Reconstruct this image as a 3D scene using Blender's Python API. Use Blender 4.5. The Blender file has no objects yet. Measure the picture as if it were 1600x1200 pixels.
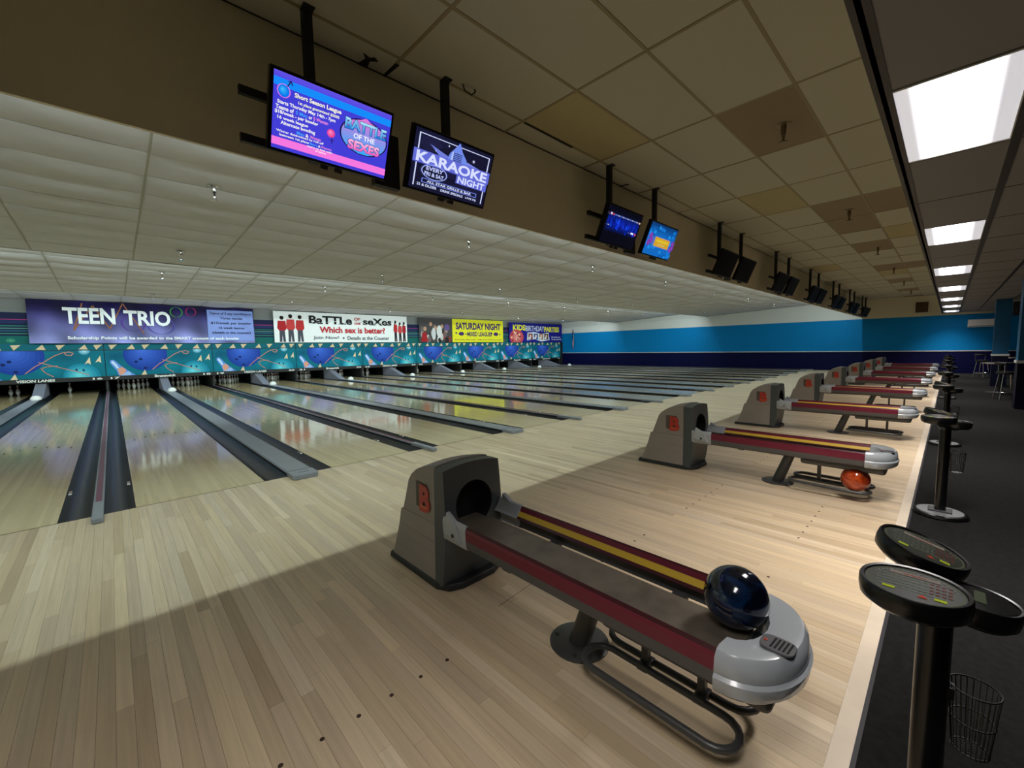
import bpy, bmesh, math, random
from mathutils import Vector, Matrix
random.seed(7)
S = bpy.context.scene
COL = S.collection

# ------------------------------------------------------------------ camera
CAMX, CAMY, CAMZ = 0.182, -5.143, 1.409
F_PX, YAW, PITCH, ROLL = 652.7, math.radians(43.681), math.radians(-4.879), math.radians(-0.984)
cam = bpy.data.cameras.new('camera')
cam.sensor_width = 36.0
cam.lens = F_PX / 1600 * 36.0
cam.clip_start = 0.02
cam.clip_end = 200
camo = bpy.data.objects.new('camera', cam)
COL.objects.link(camo)
fw = Vector((math.sin(YAW) * math.cos(PITCH), math.cos(YAW) * math.cos(PITCH), math.sin(PITCH)))
rt = Vector((math.cos(YAW), -math.sin(YAW), 0))
up = rt.cross(fw)
rt2 = rt * math.cos(ROLL) + up * math.sin(ROLL)
up2 = -rt * math.sin(ROLL) + up * math.cos(ROLL)
m = Matrix((rt2, up2, -fw)).transposed().to_4x4()
m.translation = (CAMX, CAMY, CAMZ)
camo.matrix_world = m
S.camera = camo

# ------------------------------------------------------------------ world and exposure
S.view_settings.view_transform = 'Standard'
S.view_settings.look = 'None'
S.view_settings.gamma = 1.0
S.view_settings.use_curve_mapping = False
S.view_settings.exposure = 0.0
W = bpy.data.worlds.new('world')
S.world = W
W.use_nodes = True
W.node_tree.nodes['Background'].inputs[0].default_value = (0.02, 0.02, 0.02, 1)
W.node_tree.nodes['Background'].inputs[1].default_value = 0.0

# ------------------------------------------------------------------ main dimensions (metres)
LANE = 1.0541
GN, GW = 0.498, 0.726                 # narrow and wide gap between lanes
P = 2 * LANE + GN + GW                # one pair of lanes
XL, XW = -7.0, 26.93                  # left and right end of the hall
YB = -8.6                             # wall behind the concourse
Y_EDGE = -4.98                        # approach / carpet
Y_BULK = -2.11
Z_BULK = 2.61
Z_UP = 3.46                           # ceiling over the approach
Z_CON = 2.63                          # ceiling over the concourse
Y_CON = -4.84
Y_MASK = 16.81
BR_X = 1.705                          # axis of the first ball return
LANES_X = [(-2, -1), (-1, 0)]

# hidden fluorescent strips in the ceiling coves over the lanes (behind bulkhead and steps)
def strip(name, y, z, power, tilt, color=(0.80, 1.0, 1.0), width=0.03, x0=XL + .2, x1=XW - 1.2):
    l = bpy.data.lights.new(name, 'AREA')
    l.shape = 'RECTANGLE'
    l.size = x1 - x0
    l.size_y = width
    l.energy = power
    l.color = color
    o = bpy.data.objects.new(name, l)
    COL.objects.link(o)
    o.location = ((x0 + x1) / 2, y, z)
    o.rotation_euler = (math.radians(tilt), 0, 0)      # 0 = down, +90 = towards +Y
    return o
strip('cove_light', -2.045, 3.30, 470, 52)
strip('cove_light', 5.33, 3.30, 640, 62)
strip('cove_light', 11.72, 3.30, 640, 62)
strip('pin_deck_light', 17.15, 0.95, 40, 35, width=.05, x0=.3)

# ------------------------------------------------------------------ materials
def lin(c):
    return tuple(((v / 255) / 12.92 if v / 255 <= .04045 else ((v / 255 + .055) / 1.055) ** 2.4) for v in c)
MATS = {}
def mat(name, col, rough=.5, metal=0.0, spec=.5, coat=0.0, noise=0.0, nscale=8.0, bump=0.0, bscale=60.0, emit=None, estr=0.0):
    if name in MATS: return MATS[name]
    M = bpy.data.materials.new(name); M.use_nodes = True
    nt = M.node_tree; b = nt.nodes['Principled BSDF']
    c = lin(col)
    b.inputs['Base Color'].default_value = (*c, 1)
    b.inputs['Roughness'].default_value = rough
    b.inputs['Metallic'].default_value = metal
    b.inputs['Specular IOR Level'].default_value = spec
    b.inputs['Coat Weight'].default_value = coat
    b.inputs['Coat Roughness'].default_value = .08
    if noise or bump:
        tc = nt.nodes.new('ShaderNodeTexCoord')
    if noise:
        n = nt.nodes.new('ShaderNodeTexNoise'); n.inputs['Scale'].default_value = nscale; n.inputs['Detail'].default_value = 5
        nt.links.new(tc.outputs['Object'], n.inputs['Vector'])
        r = nt.nodes.new('ShaderNodeMapRange'); r.inputs[1].default_value = .3; r.inputs[2].default_value = .7
        r.inputs[3].default_value = 1 - noise; r.inputs[4].default_value = 1 + noise
        nt.links.new(n.outputs['Fac'], r.inputs[0])
        mx = nt.nodes.new('ShaderNodeMix'); mx.data_type = 'RGBA'; mx.blend_type = 'MULTIPLY'; mx.inputs[0].default_value = 1
        mx.inputs[6].default_value = (*c, 1)
        nt.links.new(r.outputs[0], mx.inputs[7]); nt.links.new(mx.outputs[2], b.inputs['Base Color'])
    if bump:
        n2 = nt.nodes.new('ShaderNodeTexNoise'); n2.inputs['Scale'].default_value = bscale; n2.inputs['Detail'].default_value = 3
        nt.links.new(tc.outputs['Object'], n2.inputs['Vector'])
        bp = nt.nodes.new('ShaderNodeBump'); bp.inputs['Strength'].default_value = bump; bp.inputs['Distance'].default_value = .01
        nt.links.new(n2.outputs['Fac'], bp.inputs['Height']); nt.links.new(bp.outputs[0], b.inputs['Normal'])
    if emit:
        b.inputs['Emission Color'].default_value = (*lin(emit), 1); b.inputs['Emission Strength'].default_value = estr
    MATS[name] = M
    return M

def attr_mat(name, rough=.45, emission=0.0, spec=.5, grain=False, coat=0.0, noise=0.0):
    M = bpy.data.materials.new(name); M.use_nodes = True
    nt = M.node_tree; b = nt.nodes['Principled BSDF']
    a = nt.nodes.new('ShaderNodeAttribute'); a.attribute_name = 'Col'
    src = a.outputs['Color']
    if grain:
        tc = nt.nodes.new('ShaderNodeTexCoord'); mp = nt.nodes.new('ShaderNodeMapping')
        mp.inputs['Scale'].default_value = (60, 2.2, 1)
        nt.links.new(tc.outputs['Object'], mp.inputs['Vector'])
        n = nt.nodes.new('ShaderNodeTexNoise'); n.inputs['Scale'].default_value = 1; n.inputs['Detail'].default_value = 4
        nt.links.new(mp.outputs[0], n.inputs['Vector'])
        r = nt.nodes.new('ShaderNodeMapRange'); r.inputs[1].default_value = .3; r.inputs[2].default_value = .7
        r.inputs[3].default_value = .90; r.inputs[4].default_value = 1.08
        nt.links.new(n.outputs['Fac'], r.inputs[0])
        mx = nt.nodes.new('ShaderNodeMix'); mx.data_type = 'RGBA'; mx.blend_type = 'MULTIPLY'; mx.inputs[0].default_value = 1
        nt.links.new(src, mx.inputs[6]); nt.links.new(r.outputs[0], mx.inputs[7]); src = mx.outputs[2]
        # scuffs in the finish
        n3 = nt.nodes.new('ShaderNodeTexNoise'); n3.inputs['Scale'].default_value = 1.6; n3.inputs['Detail'].default_value = 6
        nt.links.new(tc.outputs['Object'], n3.inputs['Vector'])
        r3 = nt.nodes.new('ShaderNodeMapRange'); r3.inputs[3].default_value = rough - .08; r3.inputs[4].default_value = rough + .12
        nt.links.new(n3.outputs['Fac'], r3.inputs[0]); nt.links.new(r3.outputs[0], b.inputs['Roughness'])
    else:
        b.inputs['Roughness'].default_value = rough
    b.inputs['Specular IOR Level'].default_value = spec
    b.inputs['Coat Weight'].default_value = coat
    if emission:
        b.inputs['Base Color'].default_value = (.01, .01, .012, 1)
        nt.links.new(src, b.inputs['Emission Color']); b.inputs['Emission Strength'].default_value = emission
    else:
        nt.links.new(src, b.inputs['Base Color'])
    MATS[name] = M
    return M
M_PRINT = attr_mat('printed_vinyl', rough=.6, spec=.12)
M_SCREEN = attr_mat('lit_screen', rough=.25, emission=1.0)
M_PLANK = attr_mat('maple_plank', rough=.34, grain=True)

def lane_mat():
    M = bpy.data.materials.new('oiled_lane'); M.use_nodes = True
    nt = M.node_tree; b = nt.nodes['Principled BSDF']; L = nt.links.new
    tc = nt.nodes.new('ShaderNodeTexCoord'); sx = nt.nodes.new('ShaderNodeSeparateXYZ'); L(tc.outputs['Object'], sx.inputs[0])
    def mth(op, a, bb):
        n = nt.nodes.new('ShaderNodeMath'); n.operation = op
        for i, v in enumerate((a, bb)):
            if v is None: continue
            if isinstance(v, (int, float)): n.inputs[i].default_value = v
            else: L(v, n.inputs[i])
        return n.outputs[0]
    bi = mth('FLOOR', mth('DIVIDE', sx.outputs[0], LANE / 39), None)
    oi = nt.nodes.new('ShaderNodeObjectInfo')
    off = mth('MULTIPLY', bi, .37)
    yi = mth('FLOOR', mth('ADD', mth('DIVIDE', sx.outputs[1], 1.6), off), None)
    cb = nt.nodes.new('ShaderNodeCombineXYZ'); L(bi, cb.inputs[0]); L(yi, cb.inputs[1]); L(oi.outputs['Random'], cb.inputs[2])
    wn = nt.nodes.new('ShaderNodeTexWhiteNoise'); L(cb.outputs[0], wn.inputs['Vector'])
    cr = nt.nodes.new('ShaderNodeValToRGB')
    cr.color_ramp.elements[0].color = (*lin((188, 168, 126)), 1); cr.color_ramp.elements[1].color = (*lin((202, 183, 140)), 1)
    L(wn.outputs['Value'], cr.inputs[0]); L(cr.outputs[0], b.inputs['Base Color'])
    n = nt.nodes.new('ShaderNodeTexNoise'); n.inputs['Scale'].default_value = 1.3; n.inputs['Detail'].default_value = 4
    L(tc.outputs['Object'], n.inputs['Vector'])
    r = nt.nodes.new('ShaderNodeMapRange'); r.inputs[3].default_value = .05; r.inputs[4].default_value = .12
    L(n.outputs['Fac'], r.inputs[0]); L(r.outputs[0], b.inputs['Roughness'])
    b.inputs['Specular IOR Level'].default_value = .8
    return M
M_LANE = lane_mat()

def wall_right_mat():
    """paint bands of the end wall: navy dado, blue band, white or tan above"""
    M = bpy.data.materials.new('banded_wall_paint'); M.use_nodes = True
    nt = M.node_tree; b = nt.nodes['Principled BSDF']; L = nt.links.new
    tc = nt.nodes.new('ShaderNodeTexCoord'); sx = nt.nodes.new('ShaderNodeSeparateXYZ'); L(tc.outputs['Object'], sx.inputs[0])
    def gt(v, t):
        n = nt.nodes.new('ShaderNodeMath'); n.operation = 'GREATER_THAN'; L(v, n.inputs[0]); n.inputs[1].default_value = t
        return n.outputs[0]
    def mix(f, a, c):
        n = nt.nodes.new('ShaderNodeMix'); n.data_type = 'RGBA'; L(f, n.inputs[0])
        for i, v in ((6, a), (7, c)):
            if isinstance(v, tuple): n.inputs[i].default_value = (*v, 1)
            else: L(v, n.inputs[i])
        return n.outputs[2]
    top = mix(gt(sx.outputs[1], Y_BULK), lin((214, 207, 182)), lin((214, 213, 210)))
    c = mix(gt(sx.outputs[2], .96), lin((4, 7, 58)), lin((0, 124, 190)))
    c = mix(gt(sx.outputs[2], 2.54), c, top)
    L(c, b.inputs['Base Color']); b.inputs['Roughness'].default_value = .6; b.inputs['Specular IOR Level'].default_value = .15
    return M

m_tan = mat('tan_paint', (214, 207, 182), .7, noise=.05, nscale=1.2)
m_tile_up = [mat('ceiling_tile_cream', (176, 172, 152), .85, bump=.15, bscale=90),
             mat('ceiling_tile_brown', (136, 120, 94), .85, bump=.15, bscale=90),
             mat('ceiling_tile_yellow', (166, 154, 114), .85, bump=.15, bscale=90)]
m_tile_lane = mat('ceiling_tile_white', (214, 213, 219), .85, noise=.04, nscale=3, bump=.1, bscale=70)
m_grid_lane = mat('grid_white', (172, 170, 160), .6)
m_grid_up = mat('grid_yellowed', (136, 124, 88), .6)
m_con_tile = mat('ceiling_panel_grey', (135, 133, 134), .75)
m_con_tee = mat('grid_black', (30, 26, 24), .5)
m_carpet = mat('carpet_charcoal', (31, 31, 31), .95, spec=.1, noise=.25, nscale=30, bump=.6, bscale=300)
m_black = mat('black_plastic', (10, 10, 11), .28)
m_blackm = mat('black_matt', (14, 13, 13), .6)
m_void = mat('pit_black', (8, 8, 9), .8)
m_gutter = mat('gutter_charcoal', (34, 36, 39), .3, noise=.2, nscale=5)
m_capgrey = mat('cap_grey', (134, 137, 142), .4, noise=.06, nscale=4)
m_maroon = mat('maroon_rail', (114, 26, 52), .32)
m_maroond = mat('maroon_dark', (66, 18, 26), .35)
m_yellow = mat('yellow_stripe', (222, 184, 58), .4)
m_railgrey = mat('rail_grey', (84, 84, 84), .45)
m_taupe = mat('hood_taupe', (158, 149, 142), .5, noise=.04, nscale=6)
m_fascia = mat('hood_charcoal', (76, 82, 84), .42)
m_skirt = mat('skirt_black', (34, 36, 38), .5)
m_belt = mat('belt_worn', (98, 90, 80), .38, noise=.3, nscale=9)
m_silver = mat('silver_plastic', (176, 182, 188), .25, coat=.4)
m_tube = mat('steel_dark_tube', (74, 74, 74), .38, metal=.3)
m_red = mat('red_logo', (196, 52, 34), .4)
m_recess_shade = mat('logo_recess_shade', (96, 86, 76), .6)
m_chrome = mat('chrome', (210, 210, 212), .12, metal=1)
m_white = mat('white_plastic', (225, 224, 220), .4)
m_pin = mat('pin_white', (226, 224, 216), .25)
m_navyp = mat('column_navy', (5, 7, 34), .6, spec=.2)
m_bluep = mat('column_blue', (2, 80, 118), .6)
m_trimw = mat('trim_white', (205, 205, 200), .5)
m_wood = mat('edging_wood', (216, 200, 178), .4, noise=.08, nscale=6)
m_purple = mat('edging_purple', (24, 18, 30), .6)
m_dark = mat('foul_line_dark', (40, 36, 32), .5)
m_brass = mat('sprinkler_brass', (120, 104, 80), .35, metal=.8)

# ------------------------------------------------------------------ mesh helpers
class MB:
    def __init__(self): self.v = []; self.f = []; self.mi = []
    def add(self, vs, fs, mi=0):
        o = len(self.v); self.v += [tuple(q) for q in vs]
        for f in fs: self.f.append(tuple(o + i for i in f)); self.mi.append(mi)
        return self
    def box(self, x0, x1, y0, y1, z0, z1, mi=0):
        return self.add([(x0, y0, z0), (x1, y0, z0), (x1, y1, z0), (x0, y1, z0), (x0, y0, z1), (x1, y0, z1), (x1, y1, z1), (x0, y1, z1)],
                        [(0, 3, 2, 1), (4, 5, 6, 7), (0, 1, 5, 4), (1, 2, 6, 5), (2, 3, 7, 6), (3, 0, 4, 7)], mi)
    def prism_y(self, prof, y0, y1, mis=None, mi=0, cap=True):
        """profile of (x,z) points drawn along y; mis gives a material per profile edge"""
        n = len(prof); vs = [(x, y0, z) for x, z in prof] + [(x, y1, z) for x, z in prof]
        o = len(self.v); self.v += vs
        for i in range(n):
            j = (i + 1) % n
            self.f.append((o + i, o + j, o + n + j, o + n + i)); self.mi.append(mis[i] if mis else mi)
        if cap:
            self.f.append(tuple(o + i for i in reversed(range(n)))); self.mi.append(mi)
            self.f.append(tuple(o + n + i for i in range(n))); self.mi.append(mi)
        return self
    def prism_z(self, prof, z0, z1, mi=0, s1=1.0, c=(0, 0)):
        n = len(prof); o = len(self.v)
        self.v += [(x, y, z0) for x, y in prof] + [(c[0] + (x - c[0]) * s1, c[1] + (y - c[1]) * s1, z1) for x, y in prof]
        for i in range(n):
            j = (i + 1) % n; self.f.append((o + i, o + j, o + n + j, o + n + i)); self.mi.append(mi)
        self.f.append(tuple(o + i for i in reversed(range(n)))); self.mi.append(mi)
        self.f.append(tuple(o + n + i for i in range(n))); self.mi.append(mi)
        return self
    def tube(self, pts, r, seg=10, closed=False, mi=0, caps=True):
        pts = [Vector(q) for q in pts]; n = len(pts); rings = []
        rr = r if isinstance(r, (list, tuple)) else [r] * n
        nrm = None
        for i in range(n):
            a = pts[i - 1] if (i > 0 or closed) else pts[i]
            b = pts[(i + 1) % n] if (i < n - 1 or closed) else pts[i]
            t = (b - a).normalized()
            if nrm is None:
                h = Vector((0, 0, 1)) if abs(t.z) < .9 else Vector((1, 0, 0)); nrm = t.cross(h).normalized()
            nrm = (nrm - t * nrm.dot(t)).normalized(); bn = t.cross(nrm)
            rings.append([pts[i] + (nrm * math.cos(2 * math.pi * k / seg) + bn * math.sin(2 * math.pi * k / seg)) * rr[i] for k in range(seg)])
        o = len(self.v)
        for q in rings: self.v += [tuple(w) for w in q]
        for i in range(n if closed else n - 1):
            j = (i + 1) % n
            for k in range(seg):
                l = (k + 1) % seg
                self.f.append((o + i * seg + k, o + i * seg + l, o + j * seg + l, o + j * seg + k)); self.mi.append(mi)
        if not closed and caps:
            self.f.append(tuple(o + k for k in reversed(range(seg)))); self.mi.append(mi)
            self.f.append(tuple(o + (n - 1) * seg + k for k in range(seg))); self.mi.append(mi)
        return self
    def lathe(self, prof, seg=20, c=(0, 0, 0), mi=0, mis=None, M=None):
        """profile of (r,z), spun about z"""
        o = len(self.v); n = len(prof)
        for r, z in prof:
            for k in range(seg):
                a = 2 * math.pi * k / seg; q = Vector((r * math.cos(a), r * math.sin(a), z))
                if M is not None: q = M @ q
                self.v.append((c[0] + q.x, c[1] + q.y, c[2] + q.z))
        for i in range(n - 1):
            for k in range(seg):
                l = (k + 1) % seg
                self.f.append((o + i * seg + k, o + i * seg + l, o + (i + 1) * seg + l, o + (i + 1) * seg + k)); self.mi.append(mis[i] if mis else mi)
        self.f.append(tuple(o + k for k in reversed(range(seg)))); self.mi.append(mis[0] if mis else mi)
        self.f.append(tuple(o + (n - 1) * seg + k for k in range(seg))); self.mi.append(mis[-1] if mis else mi)
        return self
    def mesh(self, name, mats, smooth=None):
        me = bpy.data.meshes.new(name); me.from_pydata(self.v, [], self.f)
        if not isinstance(mats, (list, tuple)): mats = [mats]
        for q in mats: me.materials.append(q)
        if len(mats) > 1: me.polygons.foreach_set('material_index', self.mi)
        if smooth is not None:
            me.polygons.foreach_set('use_smooth', [True] * len(self.f)); me.set_sharp_from_angle(angle=math.radians(smooth))
        me.update()
        return me
    def build(self, name, mats, parent=None, smooth=None, bevel=0.0, seg=2):
        o = link(name, self.mesh(name, mats, smooth), parent)
        if bevel:
            b = o.modifiers.new('bevel', 'BEVEL'); b.width = bevel; b.segments = seg; b.limit_method = 'ANGLE'; b.angle_limit = math.radians(35)
        return o
def link(name, data, parent=None, loc=None):
    o = bpy.data.objects.new(name, data); COL.objects.link(o)
    if parent is not None: o.parent = parent
    if loc is not None: o.location = loc
    return o
def tag(o, label=None, cat=None, group=None, kind=None):
    for k, v in (('label', label), ('category', cat), ('group', group), ('kind', kind)):
        if v: o[k] = v
    return o
ONES = 'zero one two three four five six seven eight nine ten eleven twelve thirteen fourteen fifteen sixteen seventeen eighteen nineteen'.split()
def nw(n): return ONES[n] if n < 20 else ['twenty', 'thirty'][n // 10 - 2] + ('-' + ONES[n % 10] if n % 10 else '')
def thing(name, label, cat, loc=(0, 0, 0), group=None, rz=0):
    o = link(name, None, None, loc); o.empty_display_size = .1; o.rotation_euler = (0, 0, rz)
    return tag(o, label, cat, group)
KIDS = {}
def copy_tree(o, parent=None):
    c = o.copy(); COL.objects.link(c); c.parent = parent
    for ch in [q for q in list(bpy.data.objects) if q.parent == o] if o.name not in KIDS else KIDS[o.name]:
        copy_tree(ch, c)
    return c
def remember(root):
    """list the children of a prototype once, so that copies are quick"""
    allo = list(bpy.data.objects)
    def rec(o):
        KIDS[o.name] = [q for q in allo if q.parent == o]
        for q in KIDS[o.name]: rec(q)
    rec(root)
def struct(name, mb, mats, parent=None, smooth=None, label=None):
    o = mb.build(name, mats, parent, smooth)
    if parent is None: tag(o, label=label, kind='structure')
    return o

# ------------------------------------------------------------------ flat print (lettering, posters, screens)
def text2d(body, bold=0.0, shear=0.0):
    cu = bpy.data.curves.new('lettering', 'FONT'); cu.body = body; cu.size = 1; cu.offset = bold; cu.shear = shear
    cu.resolution_u = 3; cu.fill_mode = 'FRONT'
    ob = bpy.data.objects.new('lettering_tmp', cu); COL.objects.link(ob)
    dg = bpy.context.evaluated_depsgraph_get()
    me = ob.evaluated_get(dg).to_mesh()
    v = [(q.co.x, q.co.y) for q in me.vertices]; f = [tuple(q.vertices) for q in me.polygons]
    ob.evaluated_get(dg).to_mesh_clear()
    bpy.data.objects.remove(ob); bpy.data.curves.remove(cu)
    return v, f
TC = {}
def clip_poly(pts, rect):
    x0, y0, x1, y1 = rect
    for ax, lim, sgn in ((0, x0, 1), (0, x1, -1), (1, y0, 1), (1, y1, -1)):
        out = []
        for i in range(len(pts)):
            a, b = pts[i - 1], pts[i]
            da, db = (a[ax] - lim) * sgn, (b[ax] - lim) * sgn
            if (da >= 0) != (db >= 0):
                t = da / (da - db)
                out.append((a[0] + (b[0] - a[0]) * t, a[1] + (b[1] - a[1]) * t))
            if db >= 0: out.append(b)
        pts = out
        if not pts: return []
    return pts
class Print:
    def __init__(self, clip=None): self.v = []; self.f = []; self.c = []; self.clip = clip; self.lay = 0
    def poly(self, pts, col, layer=None):
        if self.clip: pts = clip_poly(list(pts), self.clip)
        if len(pts) < 3: return self
        self.lay = (self.lay + 1) if layer is None else layer
        o = len(self.v); self.v += [(a, b, self.lay) for a, b in pts]; self.f.append(tuple(range(o, o + len(pts)))); self.c.append(col)
        return self
    def rect(self, x0, y0, x1, y1, col, layer=None): return self.poly([(x0, y0), (x1, y0), (x1, y1), (x0, y1)], col, layer)
    def disc(self, cx, cy, rx, ry, c_in, c_out=None, n=28, steps=1, off=(0, 0), rot=0):
        for s in range(steps):
            t = s / max(1, steps - 1) if steps > 1 else 0
            k = 1 - .85 * t
            co = c_in if c_out is None else tuple(c_out[i] + (c_in[i] - c_out[i]) * t for i in range(3))
            pts = []
            for i in range(n):
                a = 2 * math.pi * i / n; x = rx * k * math.cos(a); y = ry * k * math.sin(a)
                pts.append((cx + off[0] * t + x * math.cos(rot) - y * math.sin(rot), cy + off[1] * t + x * math.sin(rot) + y * math.cos(rot)))
            self.poly(pts, co)
        return self
    def line(self, pts, w, col, closed=False):
        n = len(pts); self.lay += 1; l = self.lay
        for i in range(n if closed else n - 1):
            a, b = pts[i], pts[(i + 1) % n]
            dx, dy = b[0] - a[0], b[1] - a[1]; d = math.hypot(dx, dy) or 1
            nx, ny = -dy / d * w / 2, dx / d * w / 2; ex, ey = dx / d * w * .3, dy / d * w * .3
            self.poly([(a[0] + nx - ex, a[1] + ny - ey), (b[0] + nx + ex, b[1] + ny + ey), (b[0] - nx + ex, b[1] - ny + ey), (a[0] - nx - ex, a[1] - ny - ey)], col, l)
        return self
    def ring(self, cx, cy, rx, ry, w, col, n=28, a0=0, a1=2 * math.pi):
        return self.line([(cx + rx * math.cos(a0 + (a1 - a0) * i / n), cy + ry * math.sin(a0 + (a1 - a0) * i / n)) for i in range(n + 1)], w, col)
    def text(self, body, x0, y0, x1, y1, col, bold=0.02, shear=0.0, col2=None):
        """lettering fitted to the box; col2 colours its upper half"""
        key = (body, bold, shear)
        if key not in TC: TC[key] = text2d(body, bold, shear)
        v, f = TC[key]
        if not v: return self
        ax, bx = min(q[0] for q in v), max(q[0] for q in v); ay, by = min(q[1] for q in v), max(q[1] for q in v)
        self.lay += 1
        o = len(self.v)
        self.v += [(x0 + (q[0] - ax) / (bx - ax) * (x1 - x0), y0 + (q[1] - ay) / (by - ay) * (y1 - y0), self.lay) for q in v]
        for q in f:
            self.f.append(tuple(o + i for i in q))
            if col2:
                yy = sum((v[i][1] - ay) / (by - ay) for i in q) / len(q); t = max(0, min(1, yy))
                self.c.append(tuple(col[i] + (col2[i] - col[i]) * t for i in range(3)))
            else: self.c.append(col)
        return self
    def mesh(self, name, mat_, fn):
        me = bpy.data.meshes.new(name); me.from_pydata([fn(*q) for q in self.v], [], self.f)
        a = me.color_attributes.new('Col', 'FLOAT_COLOR', 'CORNER')
        data = []
        for q, c in zip(self.f, self.c):
            l = lin(c)
            for _ in q: data += [*l, 1.0]
        a.data.foreach_set('color', data)
        me.materials.append(mat_); me.update()
        return me
    def build(self, name, mat_, parent, fn): return link(name, self.mesh(name, mat_, fn), parent)

# ================================================================== SETTING
# ---- floors
MB_ = MB
fl = struct('floor', MB().box(XL, XW, Y_EDGE + .06, -.012, -.15, -.012), m_dark, label='maple bowling approach of narrow light planks')
def plank_color():
    t = random.random(); b = random.choice([0, 0, 0, 1, -1])
    base = (194 + 17 * t + 4 * b, 172 + 18 * t + 3 * b, 142 + 17 * t)
    if random.random() < .12: base = tuple(q - 15 for q in base)
    if random.random() < .08: base = (base[0] + 10, base[1] + 12, base[2] + 14)
    return base
def col_attr(me, cols):
    a = me.color_attributes.new('Col', 'FLOAT_COLOR', 'CORNER'); d = []
    for pl, c in zip(me.polygons, cols):
        for _ in range(pl.loop_total): d += [*lin(c), 1.0]
    a.data.foreach_set('color', d)
PW = 0.055
planks = []
x = XL
while x < XW - .01:
    y = -.013; x2 = min(x + PW, XW)
    first = random.uniform(.3, 1.6)
    while y > Y_EDGE + .07:
        L_ = first if first else random.uniform(.7, 1.9); first = 0
        y2 = max(y - L_, Y_EDGE + .06)
        if y2 - (Y_EDGE + .06) < .25: y2 = Y_EDGE + .06
        planks.append((x, x2, y2, y)); y = y2
    x = x2
def vis_size(q):
    cx, cy = (q[0] + q[1]) / 2, (q[2] + q[3]) / 2
    d = Vector((cx - CAMX, cy - CAMY, -CAMZ)); dep = d.dot(fw)
    if dep < .4: return 0
    u = 800 + F_PX * d.dot(rt2) / dep; v = 600 - F_PX * d.dot(up2) / dep
    if not (-60 < u < 1660 and 0 < v < 1290): return 0
    return (q[3] - q[2]) / dep ** 2
planks.sort(key=vis_size, reverse=True)
def plank_geo(mb, q):
    g = .0004
    mb.box(q[0] + g, q[1] - g, q[2] + g, q[3] - g, -.012, 0)
for q in planks[:300]:
    mb = MB(); plank_geo(mb, q); me = mb.mesh('plank', M_PLANK); col_attr(me, [plank_color()] * 6)
    link('plank', me, fl)
mb = MB(); cols = []
for q in planks[300:]:
    plank_geo(mb, q); cols += [plank_color()] * 6
me = mb.mesh('planks', M_PLANK); col_attr(me, cols); o = link('planks', me, fl); tag(o, kind='stuff')
# dots let into the approach
dots = MB()
for k in range(-1, 8):
    for lane0 in (k * P + GN / 2, k * P + GN / 2 + LANE + GW):
        for yy in (-3.63, -4.45):
            for i in range(-3, 4):
                dots.prism_z([(lane0 + LANE / 2 + i * .1375 + .009 * math.cos(a * math.pi / 5), yy + .009 * math.sin(a * math.pi / 5)) for a in range(10)], .0001, .0008)
tag(dots.build('approach_dots', mat('dot_brown', (58, 30, 20), .5), fl), kind='stuff')
# thin scratch on the boards near the first return
MB().add([(1.62, -3.50, .0006), (1.92, -3.475, .0006), (1.92, -3.478, .0006), (1.62, -3.504, .0006)], [(0, 1, 2, 3)]).build('scratch', m_dark, fl)
struct('trim_1', MB().box(XL, XW, Y_EDGE, Y_EDGE + .06, -.15, .0), m_wood, label='pale wooden edging board along the approach')
struct('trim_2', MB().box(XL, XW, Y_EDGE - .014, Y_EDGE, -.15, -.001), m_purple, label='dark purple metal edging between approach and carpet')
struct('floor_concourse', MB().box(XL, XW, YB, Y_EDGE - .014, -.15, -.004), m_carpet, label='dark charcoal carpet of the concourse')
struct('floor_pit', MB().box(XL, XW, .0, 20.6, -.3, -.11), m_void, label='dark subfloor below lanes and gutters')
struct('trim_3', MB().box(XL, XW, -.012, 0, -.1, .0002), m_dark, label='thin dark foul line')

# ---- walls
w = struct('wall_right', MB().box(XW, XW + .2, YB, 20.6, -.15, 3.7), wall_right_mat(), label='end wall with navy dado and bright blue band')
struct('trim_4', MB().box(XW - .022, XW, YB, 17.2, .945, .985), m_trimw, label='thin white rail between blue and navy wall paint')
struct('wall_left', MB().box(XL - .2, XL, YB, 20.6, -.15, 3.7), m_tan)
struct('wall_back', MB().box(XL, XW, YB - .2, YB, -.15, 3.7), m_navyp)
struct('wall_pit', MB().box(XL, XW, 20.4, 20.6, -.3, 3.7), m_void)
struct('wall_bulkhead', MB().box(XL, XW, Y_BULK, Y_BULK + .025, Z_BULK, 3.62), m_tan, label='tan bulkhead hanging between approach and lanes')
struct('wall_soffit', MB().box(XL, XW, Y_CON - .02, Y_CON, Z_CON, 3.62), m_tan, label='soffit face between approach ceiling and concourse ceiling')
struct('wall_upper', MB().box(XL, XW, Y_MASK + .12, Y_MASK + .2, 1.5, 3.6), mat('upper_wall_grey', (120, 120, 118), .7), label='grey wall strip above the masking units')

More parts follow.
